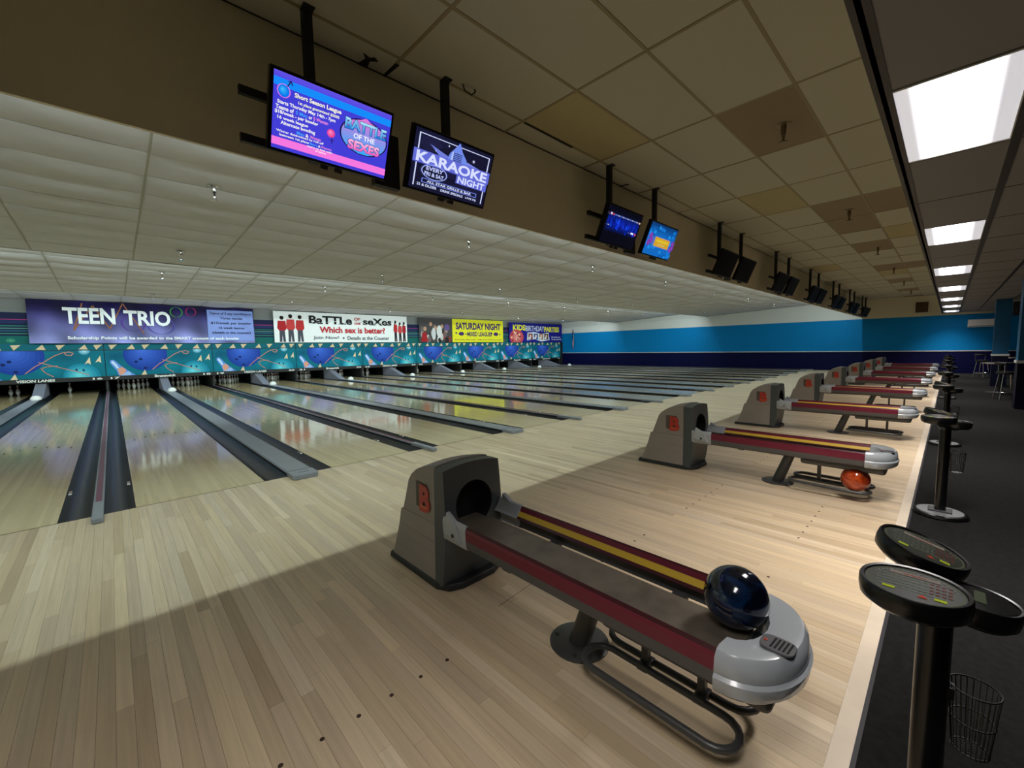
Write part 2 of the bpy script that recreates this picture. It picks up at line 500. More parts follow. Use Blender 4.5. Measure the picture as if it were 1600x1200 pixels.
# ---- ceilings
def tile_mesh(name, w_, d_, sag, m_, th=.014, nx=4, ny=3, slope=0.0):
    mb = MB(); g = []
    for j in range(ny + 1):
        for i in range(nx + 1):
            u, v = i / nx, j / ny
            s = sag * (1 - (2 * u - 1) ** 2) ** .5 * (4 * v * (1 - v)) if sag else 0
            g.append((u * w_ - w_ / 2, v * d_ - d_ / 2, -s + slope * (v - .5) * d_))
    fs = [(j * (nx + 1) + i, (j + 1) * (nx + 1) + i, (j + 1) * (nx + 1) + i + 1, j * (nx + 1) + i + 1) for j in range(ny) for i in range(nx)]
    mb.add(g, fs)
    n = len(g)
    e = [i for i in range(nx + 1)] + [j * (nx + 1) + nx for j in range(1, ny + 1)] + [ny * (nx + 1) + i for i in range(nx - 1, -1, -1)] + [j * (nx + 1) for j in range(ny - 1, 0, -1)]
    o = len(mb.v); mb.v += [(g[i][0], g[i][1], g[i][2] + th) for i in e]
    for a in range(len(e)):
        b = (a + 1) % len(e); mb.f.append((e[a], e[b], o + b, o + a)); mb.mi.append(0)
    mb.f.append(tuple(range(o, o + len(e)))); mb.mi.append(0)
    return mb.mesh(name, m_, 50)
SEC = [(-2.085, 5.24, 3.49, 3.135), (5.262, 11.60, 3.47, 3.135), (11.622, 16.93, 3.47, 3.40)]
for si, (ya, yb_, za, zb_) in enumerate(SEC):
    mb = MB(); mb.add([(XL, ya, za + .03), (XW, ya, za + .03), (XW, yb_, zb_ + .03), (XL, yb_, zb_ + .03), (XL, ya, za + .05), (XW, ya, za + .05), (XW, yb_, zb_ + .05), (XL, yb_, zb_ + .05)],
                      [(0, 3, 2, 1), (4, 5, 6, 7), (0, 1, 5, 4), (1, 2, 6, 5), (2, 3, 7, 6), (3, 0, 4, 7)])
    # edge board closing the step down to the cove of the next section
    if si < 2: mb.box(XL, XW, yb_, yb_ + .02, zb_ - .012, 3.56)
    ce = struct('ceiling_lanes', mb, m_grid_lane, label=['first stepped ceiling section over the lanes', 'second stepped ceiling section over the lanes', 'last ceiling section before the masking units'][si])
    sl = (zb_ - za) / (yb_ - ya); nr = int(round((yb_ - ya) / .61)); dy = (yb_ - ya) / nr
    variants = [tile_mesh('ceiling_tile', 1.205, dy - .012, s, m_tile_lane, slope=sl) for s in (.014, .024, .034)]
    tiles = []
    x = .59 - 1.22 * 6
    while x < XW - .05:
        for j in range(nr):
            if x + 1.22 > XW: continue
            tiles.append((x + .61, ya + (j + .5) * dy))
        x += 1.22
    tiles.sort(key=lambda t: (t[0] - CAMX) ** 2 + (t[1] - CAMY) ** 2 if t[0] > -2.5 else 1e6)
    rest = MB()
    for i, (tx, ty) in enumerate(tiles):
        tz = za + (ty - ya) * sl
        if i < 300:
            o = link('ceiling_tile', random.choice(variants), ce, (tx, ty, tz + random.uniform(-.003, .003)))
            o.rotation_euler = (random.uniform(-.006, .004), random.uniform(-.002, .002), 0)
            if si == 0 and abs(tx - (.59 + 1.22 * 5.5)) < .3 and abs(ty - 2.4) < .3:
                o.rotation_euler = (-.035, .006, 0); o.location.z -= .012
        else:
            me = variants[i % 3]; rest.add([(q.co.x + tx, q.co.y + ty, q.co.z + tz) for q in me.vertices], [tuple(q.vertices) for q in me.polygons])
    if rest.v: tag(rest.build('ceiling_tiles', m_tile_lane, ce, 50), kind='stuff')
    x = .59 - 1.22 * 6
    while x < XW:
        b = MB(); g = .011; zz = .004
        b.add([(x - g, ya, za - zz), (x + g, ya, za - zz), (x + g, yb_, zb_ - zz), (x - g, yb_, zb_ - zz), (x - g, ya, za + .02), (x + g, ya, za + .02), (x + g, yb_, zb_ + .02), (x - g, yb_, zb_ + .02)],
              [(0, 3, 2, 1), (4, 5, 6, 7), (0, 1, 5, 4), (1, 2, 6, 5), (2, 3, 7, 6), (3, 0, 4, 7)])
        b.build('grid_bar', m_grid_lane, ce); x += 1.22
# ceiling over the approach
ce = struct('ceiling_approach', MB().box(XL, XW, Y_CON, Y_BULK, Z_UP + .02, Z_UP + .06), m_tan, label='dim cream tiled ceiling over the approach')
rows = [(-4.80, -4.19), (-4.19, -3.58), (-3.58, -2.97), (-2.97, -2.36), (-2.36, -2.112)]
up_meshes = {}
x = 3.03 - 1.22 * 8
while x < XW:
    k = round((x - 3.03) / 1.22)
    for r, (a, b) in enumerate(rows):
        x1 = min(x + 1.22, XW); w_ = x1 - x
        if w_ < .1: continue
        c = 0
        if r == 1 and k % 3 == 1 and k > 0: c = 1
        if (r, k) in ((3, 0), (2, 3), (0, 6), (3, 9), (1, 11), (2, -3)): c = 2
        if (r, k) in ((0, 4), (1, 5), (0, 10)): c = 1
        key = (r == 4, c, round(w_, 2), random.randint(0, 1))
        if key not in up_meshes: up_meshes[key] = tile_mesh('ceiling_tile', w_ - .016, b - a - .016, .004 if key[3] else .0015, m_tile_up[c])
        link('ceiling_tile', up_meshes[key], ce, ((x + x1) / 2, (a + b) / 2, Z_UP + random.uniform(-.002, .002)))
    MB().box(x - .012, x + .012, Y_CON, Y_BULK, Z_UP - .004, Z_UP + .02).build('grid_bar', m_grid_up, ce)
    x += 1.22
for a, b in rows[1:] + [(-2.112, 0)]:
    MB().box(XL, XW, a - .012, a + .012, Z_UP - .0035, Z_UP + .02).build('grid_bar', m_grid_up if a < -2.2 else m_con_tee, ce)
# torn bits of tile and a dark slit by the nearest screens
for pts in ([(1.60, -2.115), (1.67, -2.115), (1.655, -2.2), (1.70, -2.235), (1.665, -2.255), (1.64, -2.23), (1.585, -2.25), (1.62, -2.2)],
            [(1.795, -2.115), (1.815, -2.115), (1.83, -2.30), (1.80, -2.30)], [(5.02, -2.115), (5.05, -2.115), (5.09, -2.22), (5.06, -2.23)]):
    MB().prism_z(pts, Z_UP - .009, Z_UP - .005).build('torn_patch', mat('torn_dark', (26, 16, 10), .9), ce)
MB().prism_z([(3.05, -2.372), (3.75, -2.372), (3.75, -2.345), (3.05, -2.352)], Z_UP - .008, Z_UP - .005).build('torn_patch', mat('torn_dark', (26, 16, 10), .9), ce)
# concourse ceiling: long panels between wide black tees, with the light fittings let in
LIGHT_X = [3.04 + 3.66 * i for i in range(-1, 7)]  # first fitting is unseen, added at reduced power to brighten the near floor
con = struct('ceiling_concourse', MB().box(XL, XW, YB, Y_CON - .02, Z_CON + .12, Z_CON + .16), m_con_tee, label='low grey panelled ceiling over the concourse')
ys = [Y_CON]
while ys[-1] > YB: ys.append(ys[-1] - .52)
pm = {}
x = 3.04 - 1.22 * 8
while x < XW:
    x1 = min(x + 1.22, XW)
    for j in range(len(ys) - 1):
        if j == 0 and any(abs(x - q) < .05 for q in LIGHT_X): continue
        if x1 - x < .1 or ys[j + 1] < YB: continue
        key = round(x1 - x, 2)
        if key not in pm: pm[key] = tile_mesh('ceiling_panel', x1 - x - .018, .52 - .04, 0, m_con_tile)
        link('ceiling_panel', pm[key], con, ((x + x1) / 2, (ys[j] + ys[j + 1]) / 2, Z_CON + .004))
    MB().box(x - .009, x + .009, YB, Y_CON, Z_CON + .002, Z_CON + .03).build('grid_bar', m_con_tee, con)
    x += 1.22
for y in ys[:-1]:
    MB().box(XL, XW, y - (.045 if y == Y_CON else .022), y + .022, Z_CON, Z_CON + .03).build('grid_bar', m_con_tee, con)

# ---- light fittings of the concourse
TUBE_W = 36
def light_mat():
    M = bpy.data.materials.new('lit_diffuser'); M.use_nodes = True
    nt = M.node_tree; L = nt.links.new; b = nt.nodes['Principled BSDF']
    tc = nt.nodes.new('ShaderNodeTexCoord'); sx = nt.nodes.new('ShaderNodeSeparateXYZ'); L(tc.outputs['Object'], sx.inputs[0])
    ab = nt.nodes.new('ShaderNodeMath'); ab.operation = 'ABSOLUTE'; L(sx.outputs[1], ab.inputs[0])
    r = nt.nodes.new('ShaderNodeMapRange'); r.interpolation_type = 'SMOOTHSTEP'; r.inputs[1].default_value = .10; r.inputs[2].default_value = .17
    r.inputs[3].default_value = 5.0; r.inputs[4].default_value = .55; L(ab.outputs[0], r.inputs[0])
    b.inputs['Base Color'].default_value = (.8, .8, .82, 1); b.inputs['Emission Color'].default_value = (.94, .93, 1.0, 1)
    L(r.outputs[0], b.inputs['Emission Strength'])
    return M
m_light = light_mat()
ordn = ['unseen one added overhead behind the viewer', 'nearest', 'second nearest', 'third', 'fourth', 'fifth', 'sixth', 'farthest']
dif = MB().box(-.585, .585, -.232, .232, 0, .012).mesh('diffuser', m_light)
frm = MB()
frm.box(-.60, .60, -.25, -.232, -.004, .02).box(-.60, .60, .232, .25, -.004, .02).box(-.60, -.585, -.232, .232, -.004, .02).box(.585, .60, -.232, .232, -.004, .02)
frm = frm.mesh('frame', m_trimw)
for i, lx in enumerate(LIGHT_X):
    lab = ordn[i] + ' of the row of square white ceiling lights over the concourse'
    t = thing('ceiling_light', lab, 'light', (lx + .61, Y_CON - .26, Z_CON + .006), 'ceiling lights over the concourse')
    link('diffuser', dif, t); link('frame', frm, t)
    la = bpy.data.lights.new('tube_light', 'AREA'); la.shape = 'RECTANGLE'; la.size = 1.1; la.size_y = .4; la.energy = TUBE_W * (.5 if i == 0 else 1); la.color = (1.0, .95, .90); la.spread = math.radians(104)
    lo = link('tube_light', la, t, (0, 0, -.006))

# ================================================================== LANES
lane_me = MB().box(-LANE / 2, LANE / 2, .0, 18.9, -.05, 0).mesh('lane_bed', M_LANE)
pr = Print()
for i in range(-3, 4):       # arrows and dots
    cx = i * .137; cy = 4.65 - abs(i) * .155
    pr.poly([(cx - .016, cy - .07), (cx + .016, cy - .07), (cx, cy + .08)], (88, 62, 38), 1)
for i in (-4.2, -3.7, -3.2, -2.7, -2.2, 2.2, 2.7, 3.2, 3.7, 4.2):
    pr.disc(i * .11, 2.15, .009, .009, (70, 45, 30), n=8)
marks_me = pr.mesh('marks', M_PRINT, lambda u, v, d: (u, v, .0008))
def lane_x(n):        # centre of lane n
    j = (n - 17) // 2
    return j * P + GN / 2 + LANE / 2 + (0 if n % 2 else LANE + GW)
for n in range(13, 33):
    o = link('bowling_lane', None, None, (lane_x(n), 0, 0)); o.empty_display_size = .1
    tag(o, 'glossy pale wooden bowling lane running to the pins under number %s' % nw(n), 'lane', 'bowling lanes')
    link('lane_bed', lane_me, o); tag(link('marks', marks_me, o), kind='stuff')

# gutters with the capping between lanes
def gutter_profile(w):
    pr_ = [(-w / 2, -.002)] + [(-w / 2 + .006 + (w - .012) * i / 8, -.012 - .075 * math.sin(math.pi * i / 8) ** .8) for i in range(9)] + [(w / 2, -.002)]
    return pr_ + [(w / 2, -.10), (-w / 2, -.10)]
def gutter(parent, x, w):
    return MB().prism_y([(x + a, b) for a, b in gutter_profile(w)], .0, 18.9).build('gutter', m_gutter, parent, smooth=40)
def foul_sensor(parent, x, y):
    t = MB().box(x - .012, x + .012, y - .06, y + .06, -.004, .004).build('foul_marker', m_white, parent)
    MB().box(x - .013, x + .013, y - .022, y + .03, -.003, .0055).build('marker_band', mat('marker_red', (120, 50, 40), .5), t)
def narrow_divider():
    t = thing('gutter_divider', 'x', 'divider')
    cw = .075; gw_ = (GN - cw) / 2
    for s in (-1, 1): gutter(t, s * (cw + gw_) / 2, gw_)
    c = MB().prism_y([(-cw / 2, -.1), (-cw / 2, .030), (-cw / 2 + .008, .036), (cw / 2 - .008, .036), (cw / 2, .030), (cw / 2, -.1)], .30, 18.9, [1, 0, 0, 0, 1, 1]).build('cap', [m_capgrey, m_gutter], t)
    MB().box(-.022, .022, .30, 18.9, .0361, .039).build('cap_stripe', mat('cap_plum', (112, 66, 84), .4), c)
    MB().box(-.037, .037, -.27, .30, .001, .048).build('cap_end', m_capgrey, t, bevel=.008)
    for s in (-1, 1): foul_sensor(t, s * (GN / 2 - .028), 1.04)
    # pit partition above the gap
    MB().box(-.05, .05, 17.0, 19.6, -.1, .95).build('kickback', m_void, t)
    MB().tube([(0, 16.9, .045), (0, 16.9, .48)], .018, 8).build('masking_post', m_tube, t)
    return t
def wide_divider():
    t = thing('ball_return_divider', 'x', 'divider')
    cw = .265; gw_ = (GW - cw) / 2
    for s in (-1, 1): gutter(t, s * (cw + gw_) / 2, gw_)
    c = MB().prism_y([(-cw / 2, -.1), (-cw / 2, .035), (-cw / 2 + .012, .050), (cw / 2 - .012, .050), (cw / 2, .035), (cw / 2, -.1)], .02, 15.6, [1, 0, 0, 0, 1, 1]).build('cap', [m_capgrey, m_gutter], t)
    e = [(-cw / 2, .0), (cw / 2, .0)] + [(cw / 2 - .05 + .05 * math.cos(a * math.pi / 12), -.20 - .05 * math.sin(a * math.pi / 12)) for a in range(0, 7)] + \
        [(-cw / 2 + .05 - .05 * math.sin(a * math.pi / 12), -.20 - .05 * math.cos(a * math.pi / 12)) for a in range(0, 7)]
    en = MB().prism_z(e, .001, .052).build('cap_end', m_capgrey, t, bevel=.006)
    vent = MB()
    for i in range(4): vent.box(-.05 + i * .03, -.03 + i * .03, -.125, -.110, .0521, .0535)
    vent.build('vent', m_dark, en)
    foul_sensor(t, GW / 2 - .03, 1.09)
    # sloping ball lift at the far end, rising behind the masking
    MB().add([(-.13, 15.5, .0), (.13, 15.5, .0), (.13, 17.6, .0), (-.13, 17.6, .0), (-.13, 15.5, .06), (.13, 15.5, .06), (.13, 17.35, .59), (-.13, 17.35, .59), (.13, 17.6, .59), (-.13, 17.6, .59)],
             [(0, 3, 2, 1), (0, 1, 5, 4), (4, 5, 6, 7), (7, 6, 8, 9), (1, 2, 8, 6, 5), (3, 0, 4, 7, 9), (2, 3, 9, 8)]).build('ball_lift_cover', mat('lift_grey', (136, 136, 150), .4), t)
    MB().box(-.06, .06, 17.0, 19.6, -.1, .95).build('kickback', m_void, t)
    return t
nd = narrow_divider(); remember(nd)
wd = wide_divider(); remember(wd)
for i, k in enumerate(range(-2, 9)):
    o = nd if i == 0 else copy_tree(nd)
    o.location = (k * P, 0, 0)
    tag(o, ('slim capped gutter divider with plum stripe between lanes %s and %s' % (nw(16 + 2 * k), nw(17 + 2 * k))) if k < 8 else 'slim capped gutter divider along the end wall beside lane 32', group='slim gutter dividers')
for i, k in enumerate(range(-2, 8)):
    o = wd if i == 0 else copy_tree(wd)
    o.location = (k * P + GN / 2 + LANE + GW / 2, 0, 0)
    tag(o, 'wide grey capped ball track with gutters between lanes %s and %s' % (nw(17 + 2 * k), nw(18 + 2 * k)), group='wide ball track dividers')
    # small white camera housing on the cap
    cm = thing('scoring_camera', 'small white scoring camera on the ball track between lanes %s and %s' % (nw(17 + 2 * k), nw(18 + 2 * k)), 'camera', (o.location.x + .05, 14.6, .0495), 'scoring cameras')
    MB().lathe([(.125, 0), (.13, .035), (.115, .085), (.07, .125), (.01, .14)], 14).build('housing', m_white, cm, 60)
    MB().lathe([(.014, 0), (.014, .012), (.01, .014)], 10, c=(0, -.105, .03), M=Matrix.Rotation(math.pi / 2, 3, 'X')).build('lens', m_black, cm, 40)

# pins
pin_prof = [(.025, 0), (.0258, .005), (.037, .04), (.0525, .085), (.0605, .114), (.058, .15), (.047, .19), (.031, .235), (.0235, .254), (.0228, .27), (.0252, .30), (.0305, .335), (.032, .345), (.028, .366), (.015, .379), (.004, .381)]
pin_me = MB().lathe(pin_prof, 14, mis=[0] * 7 + [1, 0, 1] + [0] * 5).mesh('bowling_pin', [m_pin, mat('pin_red', (170, 30, 30), .3)], 60)
for n in range(17, 29):
    for r in range(4):
        for c in range(r + 1):
            o = link('bowling_pin', pin_me, None, (lane_x(n) + (c - r / 2) * .3048, 18.06 + r * .264, .0005))
            tag(o, 'white bowling pin of the full rack at the end of lane %s' % nw(n), 'pin', 'pins racked on lane %s' % nw(n))
o = link('bowling_pin', pin_me, None, (lane_x(16) - .28, 18.2, .0005)); tag(o, 'lone white bowling pin left standing at the end of lane 16', 'pin')
for dx, nm in ((-.02, 'left'), (.15, 'right')):
    o = link('bowling_pin', pin_me, None, (lane_x(15) + .05 + dx, 18.2, .0005)); tag(o, nm + ' one of two bowling pins standing at the end of lane 15', 'pin')

# ================================================================== MASKING UNITS
def masking_art():
    w_, h_ = P - .02, .98
    p = Print(clip=(.0, .0, w_, h_))
    p.rect(0, 0, w_, h_, (10, 104, 124), 1)
    # soft darker and lighter teal clouds
    for cx, cy, rx, ry, c in ((.3, .75, .5, .3, (8, 82, 112)), (2.3, .75, .55, .28, (8, 84, 108)), (1.9, .3, .5, .3, (14, 122, 140)), (3.1, .5, .4, .5, (10, 112, 126)), (.2, .2, .4, .3, (12, 118, 140))):
        p.disc(cx, cy, rx, ry, c, (10, 104, 124), steps=4)
    p.disc(1.16, .80, .66, .64, (64, 104, 206), (28, 62, 150), n=40, steps=7, off=(-.1, .15))
    for hx, hy in ((.86, .52), (1.0, .62), (1.12, .27)): p.disc(hx, hy, .055, .045, (18, 34, 88), n=12)
    # flying pin
    p.poly([(.13, .60), (.22, .62), (.30, .54), (.40, .40), (.62, .18), (.80, .02), (.80, -.2), (.30, -.2), (.33, .02), (.28, .22), (.18, .38), (.12, .50)], (96, 142, 214))
    p.poly([(.17, .57), (.22, .56), (.30, .44), (.36, .30), (.30, .28), (.22, .42), (.16, .50)], (196, 214, 240))
    p.poly([(.31, .26), (.44, .34), (.56, .22), (.50, .05), (.36, .02)], (214, 150, 128))
    p.poly([(.40, .02), (.62, .17), (.70, .06), (.62, -.1), (.42, -.1)], (150, 180, 226))
    p.poly([(.98, 0), (1.15, 0), (1.10, .20)], (214, 192, 158))
    # cyan ball
    p.disc(2.69, .03, .48, .48, (104, 204, 214), (26, 128, 156), n=36, steps=6, off=(-.08, .06))
    for hx, hy in ((2.56, .28), (2.74, .26)): p.disc(hx, hy, .035, .05, (14, 78, 110), n=12)
    # streamers
    o_ = (190, 132, 116)
    p.line([(1.33, .20), (1.55, .42), (1.80, .60), (2.05, .80), (2.25, .90), (2.42, .93), (2.52, .88), (2.46, .80), (2.34, .82), (2.30, .90)], .026, o_)
    p.line([(1.66, .58), (1.95, .46), (2.2, .36), (2.6, .2), (2.86, .08)], .026, o_)
    p.line([(2.1, .44), (1.86, .42), (1.70, .36), (1.80, .2), (1.98, .06)], .026, o_)
    for tx, ty in ((2.78, .48), (3.06, .53)):
        p.poly([(tx, ty), (tx + .09, ty + .04), (tx + .16, ty - .02), (tx + .15, ty + .26)], (222, 200, 166))
    p.disc(2.80, .96, .15, .13, (186, 220, 232), (90, 160, 186), steps=4)
    return p
art_me = masking_art().mesh('printed_art', M_PRINT, lambda u, v, d: (.01 + u, -.012 - d * .0004, .62 + v))
lp = Print(clip=(0, 0, P - .02, .24)); lp.rect(0, 0, P - .02, .24, (12, 92, 106), 1)
for i, tx in enumerate((.12, .62, 1.06, 1.62, 2.1, 2.66, 3.05)):
    s = 1 if i % 2 else -1
    lp.poly([(tx, .12 - s * .08), (tx + .24, .12 - s * .09), (tx + .12 + .05 * s, .12 + s * .10)], (206, 182, 146))
ledge_me = lp.mesh('ledge_art', M_PRINT, lambda u, v, d: (.01 + u, -.012 - d * .0004 + v * .10, 1.60 + v))
up_ = Print(clip=(0, 0, P, 1.06)); up_.rect(0, 0, P, 1.06, (22, 26, 60), 1)
for z, hh, c in ((.82, .03, (150, 50, 110)), (.70, .10, (30, 42, 84)), (.60, .035, (40, 110, 96)), (.52, .03, (90, 140, 130)), (.42, .07, (28, 74, 96)), (.34, .03, (60, 130, 110)), (.0, .28, (18, 92, 88))):
    up_.rect(0, z, P, z + hh, c)
up_.disc(.5, .14, .3, .13, (120, 60, 70), (18, 92, 88), steps=4); up_.disc(1.1, .12, .18, .12, (90, 160, 120), (18, 92, 88), steps=3)
up_me = up_.mesh('upper_art', M_PRINT, lambda u, v, d: (u, .018 - d * .0004, 1.84 + v))
body_me = MB().box(.006, P - .006, -.008, .03, .48, 1.60).box(.006, P - .006, .02, .10, 1.60, 2.92).mesh('panel', mat('mask_back', (14, 40, 56), .6))
led_b = MB().add([(.006, -.01, 1.59), (P - .006, -.01, 1.59), (P - .006, .014, 1.845), (.006, .014, 1.845), (.006, .02, 1.59), (P - .006, .02, 1.59), (P - .006, .02, 1.845), (.006, .02, 1.845)],
                 [(0, 3, 2, 1), (4, 5, 6, 7), (0, 1, 5, 4), (1, 2, 6, 5), (2, 3, 7, 6), (3, 0, 4, 7)]).mesh('ledge', mat('mask_back', (14, 40, 56), .6))
val_me = MB().box(.0, P, -.03, .03, .478, .625).mesh('number_strip', m_blackm)
edge_me = MB().box(.003, P - .003, -.022, -.008, 1.592, 1.612).mesh('edge_strip', m_blackm)
for j in range(-2, 8):
    a, b = 17 + 2 * j, 18 + 2 * j
    t = thing('masking_unit', 'teal masking panel with printed balls above lanes %s and %s' % (nw(a), nw(b)), 'panel', (j * P, Y_MASK, 0), 'masking units above the pins')
    link('panel', body_me, t); link('printed_art', art_me, t); link('ledge', led_b, t); link('ledge_art', ledge_me, t); link('upper_art', up_me, t); link('edge_strip', edge_me, t)
    ns = link('number_strip', val_me, t)
    p = Print(); wht = (226, 226, 220)
    p.text(str(a), .11, .025, .37, .10, wht, .03); p.text(str(b), P - .37, .025, P - .11, .10, wht, .03)
    if j % 2: p.text('VISION LANES', P * .5 - .55, .022, P * .5 + .35, .115, wht, .03, .1)
    else: p.text('Brunswick', P * .5 - .28, .02, P * .5 + .38, .12, wht, .035)
    lt = p.build('lettering', M_PRINT, ns, lambda u, v, d: (u, -.0312 - d * .0002, .485 + v)); tag(lt, kind='stuff')
struct('trim_5', MB().box(8 * P + .02, XW, Y_MASK - .02, Y_MASK + .1, .0, 1.84), m_void, label='black filler strip between masking and end wall')

# ================================================================== BANNERS
def banner(name, label, x0, x1, z0, z1, pr_, bg_seg=(1, 1), wrinkle=0.0, y=None, seed=1, slant=0.0):
    y = Y_MASK - .09 if y is None else y
    w_, h_ = x1 - x0, z1 - z0
    rnd = random.Random(seed)
    folds = [(rnd.uniform(0, w_), rnd.uniform(0, h_), rnd.uniform(-.9, .9), rnd.uniform(.5, 1.6), rnd.uniform(.16, .34)) for _ in range(24)]
    def disp(u, v):
        if not wrinkle: return 0
        d = 0
        for fx, fz, sl_, ln, wd_ in folds:
            a = (u - fx) + (v - fz) * sl_ * 1.2; b_ = (v - fz)
            d += math.exp(-(a / wd_) ** 2 - (b_ / ln) ** 2) * wrinkle
        return d
    t = thing(name, label, 'banner', (x0, y, z0))
    nx, ny = bg_seg; mb = MB()
    g = [(i / nx * w_, -disp(i / nx * w_, j / ny * h_), j / ny * h_ - slant * i / nx) for j in range(ny + 1) for i in range(nx + 1)]
    mb.add(g, [(j * (nx + 1) + i, j * (nx + 1) + i + 1, (j + 1) * (nx + 1) + i + 1, (j + 1) * (nx + 1) + i) for j in range(ny) for i in range(nx)])
    n = len(g); mb.add([(q[0], q[1] + .004, q[2]) for q in g], [tuple(reversed(f)) for f in [(j * (nx + 1) + i, j * (nx + 1) + i + 1, (j + 1) * (nx + 1) + i + 1, (j + 1) * (nx + 1) + i) for j in range(ny) for i in range(nx)]])
    sheet = mb.mesh('sheet', M_PRINT, 80)
    bgc = pr_.bg
    def bg(u, v): return bgc(u / w_, v / h_) if callable(bgc) else bgc
    a = sheet.color_attributes.new('Col', 'FLOAT_COLOR', 'CORNER'); d = []
    for pl in sheet.polygons:
        for vi in pl.vertices:
            q = sheet.vertices[vi].co; d += [*lin(bg(q.x, q.z)), 1]
    a.data.foreach_set('color', d)
    so = link('sheet', sheet, t)
    off = .004 if not wrinkle else .012
    if wrinkle:      # cut the print fine enough to follow the folds of the sheet
        me = pr_.mesh('print', M_PRINT, lambda u, v, dd: (u * w_, -dd * .0025, v * h_))
        bm = bmesh.new(); bm.from_mesh(me); bmesh.ops.triangulate(bm, faces=bm.faces[:])
        for _ in range(7):
            lng = [e for e in bm.edges if e.calc_length() > .09]
            if not lng: break
            bmesh.ops.subdivide_edges(bm, edges=lng, cuts=1); bmesh.ops.triangulate(bm, faces=[f for f in bm.faces if len(f.verts) > 3])
        for q in bm.verts: q.co.y += -disp(q.co.x, q.co.z) - off
        bm.to_mesh(me); bm.free(); tag(link('print', me, so), kind='stuff')
    else:
        tag(pr_.build('print', M_PRINT, so, lambda u, v, dd: (u * w_, -disp(u * w_, v * h_) - off - dd * .0005, v * h_ - slant * u)), kind='stuff')
    for k in range(5):
        u = .02 + .24 * k
        MB().tube([(u * w_, .002, h_ - .03 - slant * u), (u * w_, .002, h_ + .10 - slant * u)], .006, 6).build('hanging_tie', m_blackm, t)
    return t
# teen banner
p = Print(clip=(0, 0, 1, 1))
def teen_bg(u, v):
    t = max(0, min(1, (v - .15) / .75)); a = (134, 136, 194); b_ = (26, 18, 66)
    c = [a[i] + (b_[i] - a[i]) * t for i in range(3)]
    k = .5 + .5 * math.sin(u * 31 + v * 5) * math.sin(u * 13 - v * 4)  # lighter and darker streaks painted in, as light along the folds
    return tuple(max(8, q * (.7 + .5 * k)) for q in c)
p.bg = teen_bg
p.line([(.20, .95), (.16, .3), (.24, .9), (.30, .35), (.36, .98), (.44, .25)], .006, (150, 96, 62))
p.ring(.595, .82, .028, .13, .006, (60, 140, 66)); p.ring(.665, .84, .024, .11, .006, (150, 40, 90))
p.ring(.40, .5, .05, .2, .006, (90, 60, 150)); p.ring(.52, .45, .06, .22, .006, (80, 70, 160))
p.text('TEEN', .125, .46, .325, .84, (236, 238, 240), .03); p.text('TRIO', .36, .44, .565, .82, (236, 238, 240), .03)
p.rect(.745, .06, .995, .92, (132, 150, 214))
for i, s in enumerate(('Teams of 3 any combination', 'Three games', '$15/week per bowler', '16 week league', '(details at the counter)')):
    hw = (.115, .06, .11, .07, .105)[i]; y_ = .78 - i * .135
    p.text(s, .872 - hw, y_, .872 + hw, y_ + .085, (24, 22, 48), .02)
p.text('Scholarship Points will be awarded to the SMART account of each bowler', .135, .07, .91, .165, (240, 240, 244), .03)
banner('hanging_banner', 'wrinkled purple banner reading TEEN TRIO above lanes 15 to 18', -1.80, 4.95, 1.86, 3.38, p, (84, 30), .05, seed=4, slant=.0)
# battle banner
def person(p, u, w, h, shirt, legs, skin=(70, 46, 38), arms=0, long_hair=False):
    p.disc(u, h * .93 + .04, w * .22, h * .075, skin, n=12)
    p.disc(u, h * .955 + .04, w * .24, h * .06, (26, 20, 20), n=12)
    if long_hair: p.rect(u - w * .28, h * .74 + .04, u - w * .05, h * .95 + .04, (30, 18, 16))
    p.poly([(u - w * .45, h * .82 + .04), (u + w * .42, h * .82 + .04), (u + w * .5, h * .50 + .04), (u + w * .3, h * .42 + .04), (u - w * .34, h * .42 + .04), (u - w * .55, h * .52 + .04)], shirt)
    p.poly([(u - w * .32, h * .43 + .04), (u + w * .28, h * .43 + .04), (u + w * .36, .02), (u + w * .08, .02), (u, h * .3), (u - w * .06, .02), (u - w * .34, .02)], legs)
p = Print(clip=(0, 0, 1, 1)); p.bg = (232, 232, 232)
for u, h, s in ((.05, .80, (168, 34, 40)), (.105, .86, (190, 60, 60)), (.165, .84, (178, 46, 46))): person(p, u, .055, h, s, (72, 72, 84))
for u, h, s in ((.895, .78, (176, 40, 44)), (.935, .72, (190, 60, 60)), (.972, .74, (160, 30, 40))): person(p, u, .034, h, s, (40, 34, 40), long_hair=True)
bk = (28, 28, 30)
p.text('BaTTLe', .225, .62, .535, .90, bk, .035); p.text('OF', .552, .78, .60, .88, (180, 60, 60), .03); p.text('the', .55, .63, .60, .74, (180, 60, 60), .03); p.text('seXes', .62, .62, .86, .88, bk, .035)
for i in range(16): p.line([(.23 + .04 * i, .63 + .02 * (i % 5)), (.25 + .04 * i, .645 + .02 * (i % 5))], .012, (150, 150, 152) if i % 2 else (232, 232, 232))
p.text('Which sex is better?', .295, .32, .80, .54, (186, 34, 44), .03)
p.text('Join Now!', .25, .085, .43, .22, (84, 88, 96), .012); p.disc(.465, .15, .007, .035, (84, 88, 96), n=10); p.text('Details at the Counter', .495, .085, .835, .22, (84, 88, 96), .012)
banner('hanging_banner', 'white banner with red shirted figures above lanes 19 to 24', 5.76, 12.70, 1.87, 3.34, p)
